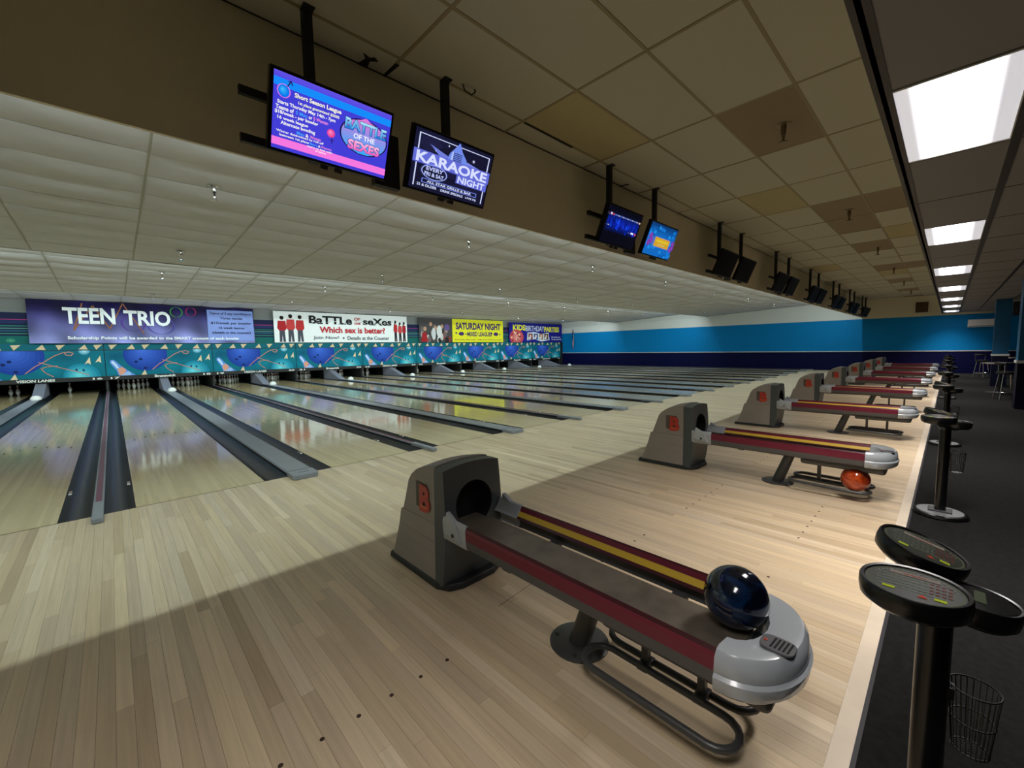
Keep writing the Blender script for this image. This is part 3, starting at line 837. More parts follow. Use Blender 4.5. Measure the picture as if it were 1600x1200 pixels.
# mixed leagues banner
p = Print(clip=(0, 0, 1, 1)); p.bg = (70, 66, 66)
rnd = random.Random(3)
for i in range(22):
    c = rnd.choice([(150, 146, 146), (190, 186, 182), (60, 52, 54), (40, 34, 38), (104, 92, 90), (126, 60, 56)])
    p.disc(rnd.uniform(.02, .33), rnd.uniform(.05, .6), .018, rnd.uniform(.1, .2), c, n=10); 
for u, v in ((.06, .55), (.12, .75), (.17, .6), (.24, .66), (.29, .5)): p.disc(u, v, .016, .09, (178, 136, 112), n=12)
p.poly([(.02, .02), (.09, .02), (.07, .42), (.03, .4)], (156, 30, 38)); p.disc(.295, .62, .028, .15, (96, 78, 130), n=16); p.disc(.21, .45, .03, .26, (206, 204, 204), n=12); p.disc(.15, .35, .022, .26, (196, 196, 198), n=12)
p.rect(.355, 0, 1, 1, (222, 214, 40))
pu = (64, 38, 96)
p.text('SATURDAY NIGHT', .395, .55, .965, .86, pu, .045); p.text('MIXED LEAGUES', .53, .26, .845, .46, pu, .04)
for u in (.46, .90): p.disc(u, .37, .032, .085, pu, n=14); p.disc(u - .06, .40, .012, .04, pu, n=8); p.disc(u + .055, .36, .01, .03, pu, n=8)
p.text('Bowl every other week - 2 Men and 2 Women per team', .385, .07, .98, .14, (120, 60, 60), .02)
banner('hanging_banner', 'yellow banner reading SATURDAY NIGHT with photo of bowlers at left', 13.50, 20.25, 1.86, 3.33, p)
# birthday banner
p = Print(clip=(0, 0, 1, 1)); p.bg = (30, 28, 128)
p.text('KIDS', .065, .60, .285, .90, (232, 222, 60), .04); p.text('BIRTHDAY', .29, .58, .635, .86, (232, 232, 240), .0); p.text('PARTIES', .64, .55, .94, .83, (232, 222, 60), .04)
p.disc(.13, .27, .12, .38, (220, 150, 140), (190, 70, 80), n=24, steps=4)
for i in range(12): p.disc(.13 + .09 * math.cos(i * 1.9) * (.4 + .6 * (i % 3) / 2), .27 + .28 * math.sin(i * 1.9) * (.4 + .6 * (i % 3) / 2), .015, .05, (236, 190, 150) if i % 2 else (150, 40, 60), n=9)
p.poly([(.31, .1), (.45, .16), (.58, .04), (.74, .12), (.72, .52), (.58, .44), (.45, .54), (.32, .50)], (214, 216, 226))
for i in range(4):
    p.rect(.335 + .1 * i, .14, .415 + .1 * i, .46, [(126, 60, 70), (60, 90, 150), (170, 130, 110), (90, 60, 60)][i]); p.disc(.375 + .1 * i, .32, .018, .08, (226, 186, 160), n=10); p.disc(.36 + .1 * i, .22, .02, .06, (220, 220, 226), n=9)
p.text('We do all the work,', .775, .235, .965, .315, (220, 220, 236), .02); p.text('You have all the fun!', .775, .12, .985, .20, (220, 220, 236), .02)
banner('hanging_banner', 'dark blue banner reading KIDS BIRTHDAY PARTIES beside the wall flag', 20.85, 26.75, 1.84, 3.27, p)

# flag on the end wall
t = thing('wall_flag', 'small striped flag hanging on a pole from the blue wall', 'flag', (XW, 15.55, 1.3))
MB().tube([(0, .15, 1.55), (-.45, -.15, 1.45)], .012, 8).build('pole', m_brass, t)
fg = MB(); N = 13; fl_c = []
for i in range(N):
    for j in range(12):
        def pt(a, b): return (-.05 - .33 * a / N - .05 * math.sin(b * .8), .12 - .26 * a / N + .05 * math.sin(a * 1.1 + b * .35), 1.5 - .02 * a - b * 1.25 / 12 + .03 * math.sin(a * .8))
        o0 = len(fg.v); fg.v += [pt(i, j), pt(i + 1, j), pt(i + 1, j + 1), pt(i, j + 1)]; fg.f.append((o0, o0 + 1, o0 + 2, o0 + 3)); fg.mi.append(0)
        fl_c.append((30, 36, 84) if (j < 5 and i >= 6) else ((176, 40, 44) if i % 2 == 0 else (222, 218, 210)))
me = fg.mesh('cloth', M_PRINT); col_attr(me, fl_c); link('cloth', me, t)

# ================================================================== MONITORS
MW, MH = .73, .42
def m_face(u, v, d): return ((u - .5) * (MW - .036), -.0245 - d * .0003, (v - .5) * (MH - .036))
def scr_league():
    p = Print(clip=(0, 0, 1, 1)); p.rect(0, 0, 1, 1, (66, 62, 214), 1)
    for i in range(8): p.rect(0, 1 - .02 * (i + 1), 1, 1 - .02 * i, (96 - 4 * i, 80 - 2 * i, 226))
    p.poly([(0, .92), (1, .92), (1, .82), (0, .82)], (20, 140, 250)); p.rect(0, .05, 1, .155, (246, 120, 224))
    p.ring(.075, .77, .046, .083, .008, (220, 120, 220)); p.disc(.075, .77, .042, .075, (70, 196, 255), (10, 120, 236), steps=4, off=(-.012, .02))
    p.line([(.10, .84), (.125, .92), (.105, .905), (.125, .92), (.135, .87)], .009, (30, 20, 90))
    W_ = (250, 248, 240); cy, pk = (60, 160, 255), (240, 140, 220)
    p.text('Short Season League', .155, .718, .535, .80, (20, 10, 60), .055); p.text('Short Season League', .155, .722, .535, .80, W_, .03)
    p.text('1st place guaranteed $5000', .185, .652, .52, .708, (20, 10, 60), .05); p.text('1st place guaranteed $5000', .185, .654, .52, .706, W_, .025)
    p.text('Starts Thursday May 14th - 7pm', .03, .585, .49, .645, W_, .025)
    p.text('Teams of', .02, .525, .155, .58, W_, .025); p.text('5 Men', .17, .525, .26, .575, cy, .02); p.text('or', .272, .525, .30, .56, W_, .02); p.text('5 Women', .31, .525, .43, .575, pk, .02)
    p.text('$18/week - per bowler', .015, .455, .35, .515, W_, .025); p.text('16 week league', .035, .39, .27, .445, W_, .025); p.text('Alternate bowling', .06, .325, .33, .385, W_, .025)
    p.text('Men', .185, .265, .245, .31, cy, .02); p.text('&', .255, .265, .28, .31, W_, .02); p.text('Women', .29, .265, .38, .31, pk, .02)
    p.text('Winner determined by roll off', .03, .222, .405, .262, W_, .02); p.text('between 1st place', .055, .172, .285, .215, W_, .02); p.text("Men's", .292, .178, .355, .212, cy, .02); p.text('&', .362, .178, .38, .21, W_, .02); p.text("Women's", .385, .178, .475, .212, pk, .02)
    return p
def finish_league(p):
    W_ = (250, 248, 240)
    p.text('teams on final night', .27, .135, .485, .168, W_, .02); p.text('of league', .34, .098, .43, .132, W_, .02)
    p.disc(.46, .43, .034, .06, (255, 150, 200), (230, 70, 150), steps=4, off=(-.01, .016)); p.line([(.468, .37), (.472, .29)], .007, (30, 20, 90)); p.line([(.45, .33), (.49, .33)], .007, (30, 20, 90))
    p.disc(.755, .52, .225, .265, (20, 14, 60), n=40)
    for i in range(14):
        t_ = i / 13; y0 = .52 - .25 + .5 * t_ - .02; 
        hw = .213 * math.sqrt(max(0, 1 - ((y0 + .02 - .52) / .255) ** 2)); y1 = y0 + .04
        hw2 = .213 * math.sqrt(max(0, 1 - ((y1 + .02 - .52) / .255) ** 2))
        c = tuple((60, 170, 250)[k] + ((226, 120, 214)[k] - (60, 170, 250)[k]) * t_ for k in range(3))
        p.poly([(.755 - hw, y0 + .02), (.755 + hw, y0 + .02), (.755 + hw2, y1 + .02), (.755 - hw2, y1 + .02)], c, p.lay + (0 if i else 1))
    p.text('BATTLE', .565, .575, .965, .745, (16, 20, 90), .07); p.text('BATTLE', .57, .58, .96, .74, (20, 110, 210), .04, col2=(180, 236, 255))
    p.text('OF THE', .655, .475, .855, .55, (245, 245, 255), .02)
    p.text('SEXES', .605, .30, .915, .45, (90, 20, 90), .07); p.text('SEXES', .61, .305, .91, .445, (240, 90, 190), .04, col2=(255, 200, 235))
    return p
def scr_karaoke():
    p = Print(clip=(0, 0, 1, 1)); p.rect(0, 0, 1, 1, (20, 20, 46), 1)
    for cx, cy, r, c in ((.2, .8, .3, (34, 34, 72)), (.7, .3, .4, (28, 28, 62)), (.5, .55, .3, (40, 40, 86))): p.disc(cx, cy, r, r, c, (20, 20, 46), steps=4)
    wv = (206, 214, 252)
    p.line([(.05, .05), (.05, .93), (.955, .93), (.955, .05)], .014, wv)
    p.poly([(.18, .80), (.42, .70), (.36, .60)], (110, 124, 216)); p.poly([(.86, .66), (.66, .72), (.62, .60)], (120, 134, 222))
    p.poly([(.39, .60), (.43, .78), (.47, .86), (.535, 1.0), (.58, .86), (.65, .74), (.67, .60)], (112, 138, 232))
    for i in range(6): p.rect(.47, .64 + .03 * i, .585, .655 + .03 * i, (38, 44, 100))
    p.poly([(.44, .62), (.47, .62), (.47, .82), (.45, .8)], (170, 190, 250))
    for sx, sy, r in ((.40, .88, .022), (.745, .77, .034), (.25, .72, .014), (.80, .62, .018)):
        p.poly([(sx + (r if i % 2 == 0 else r * .42) * .6 * math.sin(i * math.pi / 5), sy + (r if i % 2 == 0 else r * .42) * 1.05 * math.cos(i * math.pi / 5)) for i in range(10)], wv)
    p.rect(.0, .44, 1.0, .665, (98, 108, 214)); p.rect(.0, .44, 1.0, .452, (70, 78, 180))
    p.text('KARAOKE', .035, .46, .965, .645, (216, 222, 255), .035)
    p.rect(.555, .29, .985, .45, (98, 108, 214)); p.text('NIGHT', .575, .305, .955, .43, (216, 222, 255), .03)
    p.ring(.275, .345, .155, .125, .013, (150, 166, 240)); p.text('EVERY', .17, .36, .38, .43, (190, 200, 255), .03); p.text('FRI & SAT', .155, .265, .395, .335, (190, 200, 255), .03)
    p.line([(.14, .135), (.14, .205), (.86, .205), (.86, .135)], .010, (120, 140, 240), True); p.text('ALL STAR GRILLE & BAR', .2, .147, .79, .193, wv, .03)
    p.text('21 & OLDER', .085, .065, .33, .112, wv, .03); p.text('DRINK SPECIALS', .38, .06, .68, .105, wv, .03); p.text('LIVE DJ', .72, .055, .87, .10, wv, .03)
    return p
def scr_score():
    p = Print(clip=(0, 0, 1, 1)); p.rect(0, 0, 1, 1, (5, 6, 20), 1)
    for i in range(14):
        t_ = i / 13; y0 = .28 + .045 * i; k = math.sin(math.pi * min(1, t_ * 1.05)); p.rect(.05, y0, .97, y0 + .046, (6, int(8 + 24 * k), int(24 + 130 * k)), p.lay + (0 if i else 1))
    r_ = random.Random(5)
    for i in range(46):
        x_, y_ = r_.uniform(.07, .93), r_.uniform(.42, .72); p.poly([(x_ - .012, y_ - .1), (x_ + .014, y_ - .1), (x_ + r_.uniform(-.02, .02), y_ + r_.uniform(.02, .1))], r_.choice([(14, 50, 214), (6, 22, 120), (24, 74, 236), (4, 10, 60)]))
    for i in range(12): p.rect(.12 + .07 * i, .765, .175 + .07 * i, .80, [(150, 160, 200), (90, 110, 190)][i % 2])
    p.rect(.055, .755, .10, .815, (220, 200, 220)); p.rect(.11, .755, .16, .805, (170, 50, 80)); p.rect(.91, .755, .95, .805, (240, 190, 140))
    p.rect(.05, .47, .10, .487, (180, 200, 150)); p.rect(.76, .41, .84, .46, (230, 230, 255)); p.disc(.90, .43, .022, .034, (230, 80, 110), n=10)
    return p
def scr_ad():
    p = Print(clip=(0, 0, 1, 1)); p.rect(0, 0, 1, 1, (16, 104, 190), 1)
    for i in range(10): p.rect(0, 1 - .03 * (i + 1), 1, 1 - .03 * i, (10, 54 + 5 * i, 110 + 8 * i), p.lay + (0 if i else 1))
    r_ = random.Random(9)
    for i in range(40): p.disc(r_.uniform(0, 1), r_.uniform(.0, .95), .04, .06, r_.choice([(20, 120, 214), (10, 88, 170), (34, 140, 226)]), n=8)
    for cx, cy in ((.08, .58), (.12, .45), (.05, .36), (.93, .52), (.96, .40), (.9, .33)): p.disc(cx, cy, .06, .1, (190, 90, 176), (120, 60, 170), n=10, steps=2)
    p.rect(.24, .30, .80, .60, (210, 150, 110)); p.rect(.255, .32, .785, .58, (206, 160, 40)); p.rect(.30, .45, .74, .53, (220, 190, 50)); p.rect(.38, .36, .64, .40, (214, 180, 110))
    return p
SCREENS = [finish_league(scr_league()).mesh('picture', M_SCREEN, m_face), scr_karaoke().mesh('picture', M_SCREEN, m_face), scr_score().mesh('picture', M_SCREEN, m_face), scr_ad().mesh('picture', M_SCREEN, m_face)]
m_off = mat('screen_off', (6, 8, 14), .5, spec=.15)
def monitor():
    t = thing('hanging_monitor', 'x', 'monitor')
    pan = MB().box(-MW / 2, MW / 2, -.022, .028, -MH / 2, MH / 2).build('display', m_black, t, bevel=.006); pan.rotation_euler = (math.radians(22.4), 0, 0)
    MB().box(-MW / 2 + .018, MW / 2 - .018, -.0238, -.02, -MH / 2 + .018, MH / 2 - .018).build('screen', m_off, pan)
    MB().box(-.25, .25, .028, .06, -.15, .15).build('back_box', m_blackm, pan, bevel=.01)
    for q in (-.06, .03): MB().box(q, q + .04, -.01, .02, -MH / 2 - .026, -MH / 2).build('bottom_tab', m_blackm, pan)
    return t
mon = monitor(); remember(mon)
for j in range(8):
    for s in (0, 1):
        first = (j == 0 and s == 0)
        o = mon if first else copy_tree(mon)
        x_ = (1.277 if s == 0 else 2.157) + j * P + (-.06 if j and s == 0 else 0) - (.02 * j if j < 3 else .05)
        o.location = (x_, -2.44, 2.775)
        px = -.10 if s == 0 else .02
        MB().box(px - .026, px + .026, .055, .105, -.20, Z_UP - 2.775).build('pole', m_blackm, o)
        MB().box(px - .032, px + .032, .02, .09, Z_UP - 2.775 - .012, Z_UP - 2.775 - .002).build('ceiling_plate', m_blackm, o)
        MB().add([(px - .02, .03, .10), (px + .02, .03, .10), (px + .02, .1, .10), (px - .02, .1, .10), (px - .02 + .06, .0, .22), (px + .02 + .06, .0, .22), (px + .02 + .06, .03, .235), (px - .02 + .06, .03, .235)],
                 [(0, 3, 2, 1), (4, 5, 6, 7), (0, 1, 5, 4), (1, 2, 6, 5), (2, 3, 7, 6), (3, 0, 4, 7)]).build('hinge_bracket', m_blackm, o)
        if s == 0:
            MB().box(-.48, .49, .088, .118, .075, .12).build('mount_bar', m_blackm, o)
            MB().box(-.48, .49, .118, .148, -.17, -.125).build('mount_bar', m_blackm, o)
            MB().box(.30, .49, .085, .135, -.22, .14).build('cable_box', m_blackm, o)
        pan = [q for q in bpy.data.objects if q.parent == o and q.name.startswith('display')][0] if j < 2 else None
        nm = 'left' if s == 0 else 'right'
        if j == 0:
            lab = ['lit hanging screen with blue and purple league notice', 'lit hanging screen with the KARAOKE NIGHT notice'][s]
        elif j == 1:
            lab = ['dim hanging score screen glowing deep blue', 'lit hanging screen with orange box on light blue'][s]
        else:
            lab = 'switched off black hanging screen, %s one of the pair over lanes %s and %s' % (nm, nw(17 + 2 * j), nw(18 + 2 * j))
        if j < 2: link('picture', SCREENS[j * 2 + s], pan)
        tag(o, lab, 'monitor', 'screens hanging along the bulkhead')
# loose wire hook beside the second pole
tag(MB().tube([(2.30, -2.43, Z_UP - .004), (2.31, -2.44, Z_UP - .05), (2.37, -2.45, Z_UP - .065), (2.40, -2.46, Z_UP - .035), (2.39, -2.46, Z_UP - .02)], .006, 6).build('ceiling_hook', m_blackm), 'bent dark wire hook in the ceiling beside the karaoke screen pole', 'hook')

# ================================================================== BALL RETURNS
def ball_return():
    t = thing('ball_return', 'x', 'ball return')
    # hood: lower shell, upper shell (lofted side profile)
    def loft(name, prof, wfun, m_, crown=None, n=8, bevel=.006):
        mb = MB(); rows_ = []
        for i, (y, z) in enumerate(prof):
            w_ = wfun(z, y); r = []
            for k in range(n + 1):
                u = -1 + 2 * k / n
                r.append(len(mb.v)); mb.v.append((u * w_, y, z + (crown[i] * (1 - u * u) if crown else 0)))
            rows_.append(r)
        N = len(prof)
        for i in range(N):
            j = (i + 1) % N
            for k in range(n): mb.f.append((rows_[i][k], rows_[j][k], rows_[j][k + 1], rows_[i][k + 1])); mb.mi.append(0)
        mb.f.append(tuple(rows_[i][0] for i in reversed(range(N)))); mb.mi.append(0)
        mb.f.append(tuple(rows_[i][n] for i in range(N))); mb.mi.append(0)
        return mb.build(name, m_, t, 35, bevel)
    low = loft('lower_shell', [(-2.575, .035), (-2.625, .15), (-2.665, .27), (-2.69, .372), (-2.70, .38), (-3.10, .38), (-3.10, .035)], lambda z, y: .225 - .03 * z, m_taupe)
    for i in range(3):
        z = .12 + .075 * i
        for s in (-1, 1):
            x_ = s * (.225 - .03 * z)
            MB().box(min(x_, x_ + s * .003), max(x_, x_ + s * .003), -3.07, -2.64 - z * .15, z - .004, z + .004).build('shell_ridge', m_taupe, low)
    upr = loft('upper_shell', [(-2.715, .38), (-2.75, .48), (-2.785, .585), (-2.82, .63), (-2.88, .67), (-2.96, .702), (-3.03, .718), (-3.09, .724), (-3.10, .38)], lambda z, y: .218 - .035 * (z - .2) , m_taupe, [0, 0, .004, .012, .016, .018, .018, .018, 0])
    # charcoal front with round mouth
    def fy(z): return -3.205 + .16 * (z - .36) ** 2 + (.05 if z < .05 else 0) * 0 + (.18 * (.36 - z) ** 2 if z < .36 else 0) 
    N = 48; mb = MB(); outer = []; hole = []
    hc, hr = .485, .137
    def outline(a):
        dx, dz = math.cos(a), math.sin(a)
        best = 9
        for s in (-1, 1):
            if dx * s > 1e-6: best = min(best, .212 / (dx * s))
        if dz > 1e-6: best = min(best, (.722 + .014 - hc) / dz)
        if dz < -1e-6: best = min(best, (hc - .03) / -dz)
        x_, z_ = dx * best, hc + dz * best
        if z_ > .70: z_ -= .02 * (x_ / .2) ** 2
        x_ *= 1.06 - .09 * z_
        return x_, z_
    angs = sorted([2 * math.pi * i / N for i in range(N)] + [math.atan2(.25, .212), math.pi - math.atan2(.25, .212), -math.atan2(.455, .212) % (2 * math.pi), (math.pi + math.atan2(.455, .212)) % (2 * math.pi)])
    N = len(angs)
    for a in angs:
        x_, z_ = outline(a); outer.append((x_, z_)); hole.append((hr * math.cos(a), hc + hr * math.sin(a)))
    rings = []
    for ring, yo in ((outer, 'b'), (outer, 'f'), ('m', 'f'), (hole, 'f'), (hole, 'i')):
        r = []
        for i in range(N):
            if ring == 'm': q = ((outer[i][0] + hole[i][0]) / 2, (outer[i][1] + hole[i][1]) / 2)
            else: q = ring[i]
            y = -3.095 if yo == 'b' else (fy(q[1]) if yo == 'f' else -3.106)
            r.append(len(mb.v)); mb.v.append((q[0], y, q[1]))
        rings.append(r)
    for a in range(len(rings) - 1):
        for i in range(N):
            j = (i + 1) % N; mb.f.append((rings[a][i], rings[a][j], rings[a + 1][j], rings[a + 1][i])); mb.mi.append(1 if a == 3 else 0)
    mb.f.append(tuple(rings[-1])); mb.mi.append(1)
    mb.build('front_fascia', [m_fascia, m_void], t, 40)
    sk = MB().prism_z([(-.235, -2.54), (.235, -2.54), (.24, -3.12), (.20, -3.20), (.12, -3.235), (-.12, -3.235), (-.20, -3.20), (-.24, -3.12)], .0, .042, s1=.97, c=(0, -2.9)).build('base_skirt', m_skirt, t, bevel=.01)
    # raised red letter logo on both sides, over a flat dark patch painted as recess shade
    lv, lf = text2d('B', .05)
    ax, bx = min(q[0] for q in lv), max(q[0] for q in lv); ay, by = min(q[1] for q in lv), max(q[1] for q in lv)
    for s in (-1, 1):
        def side(y, z, d): return (s * (.218 - .035 * (z - .2) + d), y, z)
        rc = MB().add([side(-2.885, .445, .002), side(-3.01, .43, .002), side(-3.01, .60, .002), side(-2.88, .60, .002)], [(0, 1, 2, 3)]).build('logo_recess_shade', m_recess_shade, upr)
        def mp(q, d): return side(-2.93 - (q[0] - ax) / (bx - ax) * .115 if s < 0 else -3.045 + (q[0] - ax) / (bx - ax) * .115, .425 + (q[1] - ay) / (by - ay) * .165, d)
        lm = MB().add([mp(q, .008) for q in lv], lf).add([mp(q, .002) for q in lv], lf)
        lm.build('logo_letter', m_red, upr)
        MB().add([side(-2.945 if s < 0 else -2.955, .455, .0095), side(-3.02, .452, .0095), side(-3.02, .462, .0095), side(-2.945 if s < 0 else -2.955, .466, .0095)], [(0, 1, 2, 3)]).build('logo_bar', mat('logo_orange', (226, 110, 50), .4), upr)
    # rails
    prof = [(.198, .325), (.216, .338), (.221, .384), (.222, .43), (.219, .446), (.209, .458), (.201, .452), (.189, .430), (.170, .405), (.157, .395), (.204, .374), (.208, .338)]
    mis = [0, 0, 1, 1, 2, 2, 1, 3, 2, 0, 0, 0]
    for s in (-1, 1):
        pf = [(s * a, b) for a, b in prof]
        rail = MB().prism_y(pf if s > 0 else pf, -3.38, -4.70, mis).build('rail', [m_railgrey, m_maroon, m_maroond, m_yellow], t)
        big = [(s * (.19 + (a - .19) * 1.12), .39 + (b - .39) * 1.12) for a, b in prof]
        br = MB().prism_y(big, -3.19, -3.40).build('rail_bracket', m_silver, t, bevel=.004)
        # ear of the bracket hugging the front
        MB().add([(s * .235, -3.215, .37), (s * .235, -3.37, .35), (s * .235, -3.33, .445), (s * .228, -3.23, .50), (s * .2, -3.215, .37), (s * .2, -3.37, .35), (s * .2, -3.33, .445), (s * .2, -3.23, .50)],
                 [(0, 1, 2, 3), (7, 6, 5, 4), (0, 4, 5, 1), (1, 5, 6, 2), (2, 6, 7, 3), (3, 7, 4, 0)]).build('bracket_ear', m_silver, br, bevel=.006)
        MB().lathe([(.011, 0), (.011, .004), (.006, .005)], 10, c=(s * .236, -3.30, .385), M=Matrix.Rotation(s * math.pi / 2, 3, 'Y')).build('screw', m_dark, br)
    MB().box(-.105, .105, -4.70, -3.107, .345, .376).build('track_belt', m_belt, t, bevel=.004)
    bm = MB().box(-.06, .06, -4.72, -3.15, .29, .345); bm.box(-.20, .20, -3.72, -3.66, .315, .345); bm.box(-.20, .20, -4.42, -4.36, .315, .345)
    bm.build('under_beam', m_railgrey, t, bevel=.006)
    MB().box(-.15, .15, -4.82, -4.20, .262, .325).build('motor_cover', m_railgrey, t, bevel=.025, seg=3)
    # rounded end cap with a scoop for the balls
    def D(w_, dpt, n=18, y0=-4.685): return [(w_ * math.cos(math.pi * i / n), y0 - dpt * math.sin(math.pi * i / n) ** .85) for i in range(n + 1)]
    def scoop(r, n=10, y0=-4.685): return [(-r * math.cos(math.pi * i / n), y0 - .64 * r * math.sin(math.pi * i / n)) for i in range(n + 1)]
    mb = MB(); layers = [(.235, .185, .330), (.248, .20, .345), (.250, .206, .385), (.240, .196, .395), (.243, .198, .40), (.238, .193, .445), (.222, .18, .463), (.20, .165, .467)]
    n = 18; ids = []
    for w_, dp, z in layers:
        r = []
        for x_, y in D(w_, dp): r.append(len(mb.v)); mb.v.append((x_, y, z))
        ids.append(r)
    for a in range(len(layers) - 1):
        for i in range(n): mb.f.append((ids[a][i], ids[a][i + 1], ids[a + 1][i + 1], ids[a + 1][i])); mb.mi.append(0)
    sc = scoop(.13); st, sb = [], []
    for x_, y in sc:
        st.append(len(mb.v)); mb.v.append((x_, y, .455))
    for x_, y in sc:
        sb.append(len(mb.v)); mb.v.append((x_ * .9, y + .01, .372))
    # top: outer ring (left to right is +x to -x) to scoop edge
    top = ids[-1]; m2 = len(sc)
    for i in range(n):
        k0 = m2 - 1 - round(i * (m2 - 1) / n); k1 = m2 - 1 - round((i + 1) * (m2 - 1) / n)
        f_ = [top[i], top[i + 1], st[k1]]
        if k0 != k1: f_.append(st[k0])
        mb.f.append(tuple(f_)); mb.mi.append(0)
    for i in range(m2 - 1): mb.f.append((st[i], st[i + 1], sb[i + 1], sb[i])); mb.mi.append(0)
    mb.f.append(tuple(reversed(ids[0]))); mb.mi.append(0)
    for e in (0, n):      # flat ends beside the scoop
        k = -1 if e == 0 else 0
        mb.f.append(tuple([ids[a][e] for a in range(len(layers))] + [st[k], sb[k]])); mb.mi.append(0)
    cap = mb.build('end_cap', m_silver, t, 38)
    oval = [(-.083 + .040 * math.copysign(abs(math.cos(a)) ** .6, math.cos(a)), -4.818 + .048 * math.copysign(abs(math.sin(a)) ** .6, math.sin(a))) for a in [2 * math.pi * i / 24 for i in range(24)]]
    vp = MB().prism_z(oval, .4655, .4735).build('vent_panel', mat('vent_grey', (92, 92, 96), .4), cap, bevel=.002)
    vs = MB()
    for i in range(5):
        y_ = -4.800 - i * .0115
        vs.add([(-.112, y_, .474), (-.112, y_ - .006, .474), (-.054, y_ - .010, .474), (-.054, y_ - .004, .474)], [(0, 1, 2, 3)])
    vs.build('vent_slots', m_void, cap)
    MB().lathe([(.006, 0), (.006, .002), (.003, .003)], 8, c=(-.083, -4.784, .4735)).build('red_button', mat('button_red', (190, 70, 50), .4), cap)
    # leg
    MB().tube([(0, -3.985, .008), (0, -4.09, .31)], [.05, .044], 14).build('leg', m_tube, t, 40)
    pb = MB().lathe([(.14, 0), (.14, .008), (.13, .013), (.06, .016)], 28, c=(0, -3.985, 0)).build('floor_plate', m_tube, t, 40)
    for a in (.4, 2.0, 3.6, 5.1): MB().lathe([(.01, 0), (.01, .006)], 8, c=(.11 * math.cos(a), -3.985 + .11 * math.sin(a), .0115)).build('bolt', m_dark, pb)
    # low ball rack: a tube loop on either side, carried by two hangers
    for s in (-1, 1):
        pts = []; cx, hw, ya, yb_ = s * .105, .078, -4.19, -4.645
        for i in range(9): a = math.pi * i / 8; pts.append((cx + hw * math.cos(a), ya + hw * math.sin(a), .088 + .002))
        for i in range(9): a = math.pi + math.pi * i / 8; pts.append((cx + hw * math.cos(a), yb_ + hw * math.sin(a), .088 - .004))
        MB().tube(pts, .0145, 10, closed=True).build('rack_loop', m_tube, t, 50)
    for y in (-4.33, -4.56):
        h = MB().box(-.016, .016, y - .014, y + .014, .09, .29).box(-.04, .04, y - .022, y + .022, .075, .102)
        h.build('rack_hanger', m_tube, t, bevel=.003)
    return t
br = ball_return(); remember(br)
ordr = ['nearest', 'second', 'third', 'fourth', 'fifth', 'sixth', 'seventh', 'farthest']
for j in range(8):
    o = br if j == 0 else copy_tree(br)
    o.location = (BR_X + j * P, 0, 0)
    tag(o, ['nearest grey ball return with blue ball on its track', 'second ball return, with an orange ball on its low rack'][j] if j < 2 else
        '%s grey and maroon ball return in the row, serving lanes %s and %s' % (ordr[j], nw(17 + 2 * j), nw(18 + 2 * j)), group='ball returns along the approach')

def ball_mat(name, c1, c2, sc):
    M = bpy.data.materials.new(name); M.use_nodes = True; nt = M.node_tree; b = nt.nodes['Principled BSDF']
    tc = nt.nodes.new('ShaderNodeTexCoord'); n = nt.nodes.new('ShaderNodeTexNoise'); n.inputs['Scale'].default_value = sc; n.inputs['Detail'].default_value = 4; n.inputs['Distortion'].default_value = 1.6
    nt.links.new(tc.outputs['Object'], n.inputs['Vector']); cr = nt.nodes.new('ShaderNodeValToRGB')
    cr.color_ramp.elements[0].position = .42; cr.color_ramp.elements[1].position = .68
    cr.color_ramp.elements[0].color = (*lin(c1), 1); cr.color_ramp.elements[1].color = (*lin(c2), 1)
    nt.links.new(n.outputs['Fac'], cr.inputs[0]); nt.links.new(cr.outputs[0], b.inputs['Base Color'])
    b.inputs['Roughness'].default_value = .12; b.inputs['Coat Weight'].default_value = .5
    return M
def bowling_ball(label, loc, M, R=.1085, rot=(0, 0, 0)):
    """sphere with three drilled finger holes facing up"""
    t = thing('bowling_ball', label, 'bowling ball', loc); t.rotation_euler = rot
    pr_ = [(R * math.sin(math.pi * i / 24), -R * math.cos(math.pi * i / 24)) for i in range(25)]; pr_[0] = (.0005, -R); pr_[-1] = (.0005, R)
    sh = MB().lathe(pr_, 40).build('shell', M, t, 180)
    for a, b_ in ((.0, .34), (.35, .52), (-.35, .52)):
        d = Vector((math.sin(b_) * math.cos(a), math.sin(b_) * math.sin(a), math.cos(b_)))
        q = d.to_track_quat('Z', 'Y').to_matrix()
        MB().lathe([(.0135, -.004), (.0135, .0006), (.012, .001)], 14, c=tuple(d * (R - .0008)), M=q).build('finger_hole', m_void, sh)
    return t
bowling_ball('dark blue marbled bowling ball on the nearest ball return track', (1.778, -4.644, .377 + .1085), ball_mat('ball_blue', (5, 9, 22), (14, 42, 80), 9), rot=(.3, .5, .4))
bowling_ball('orange bowling ball on the low rack of the second ball return', (BR_X + P - .105, -4.615, .186), ball_mat('ball_orange', (150, 46, 14), (210, 92, 40), 7), rot=(-.5, -.4, 0))

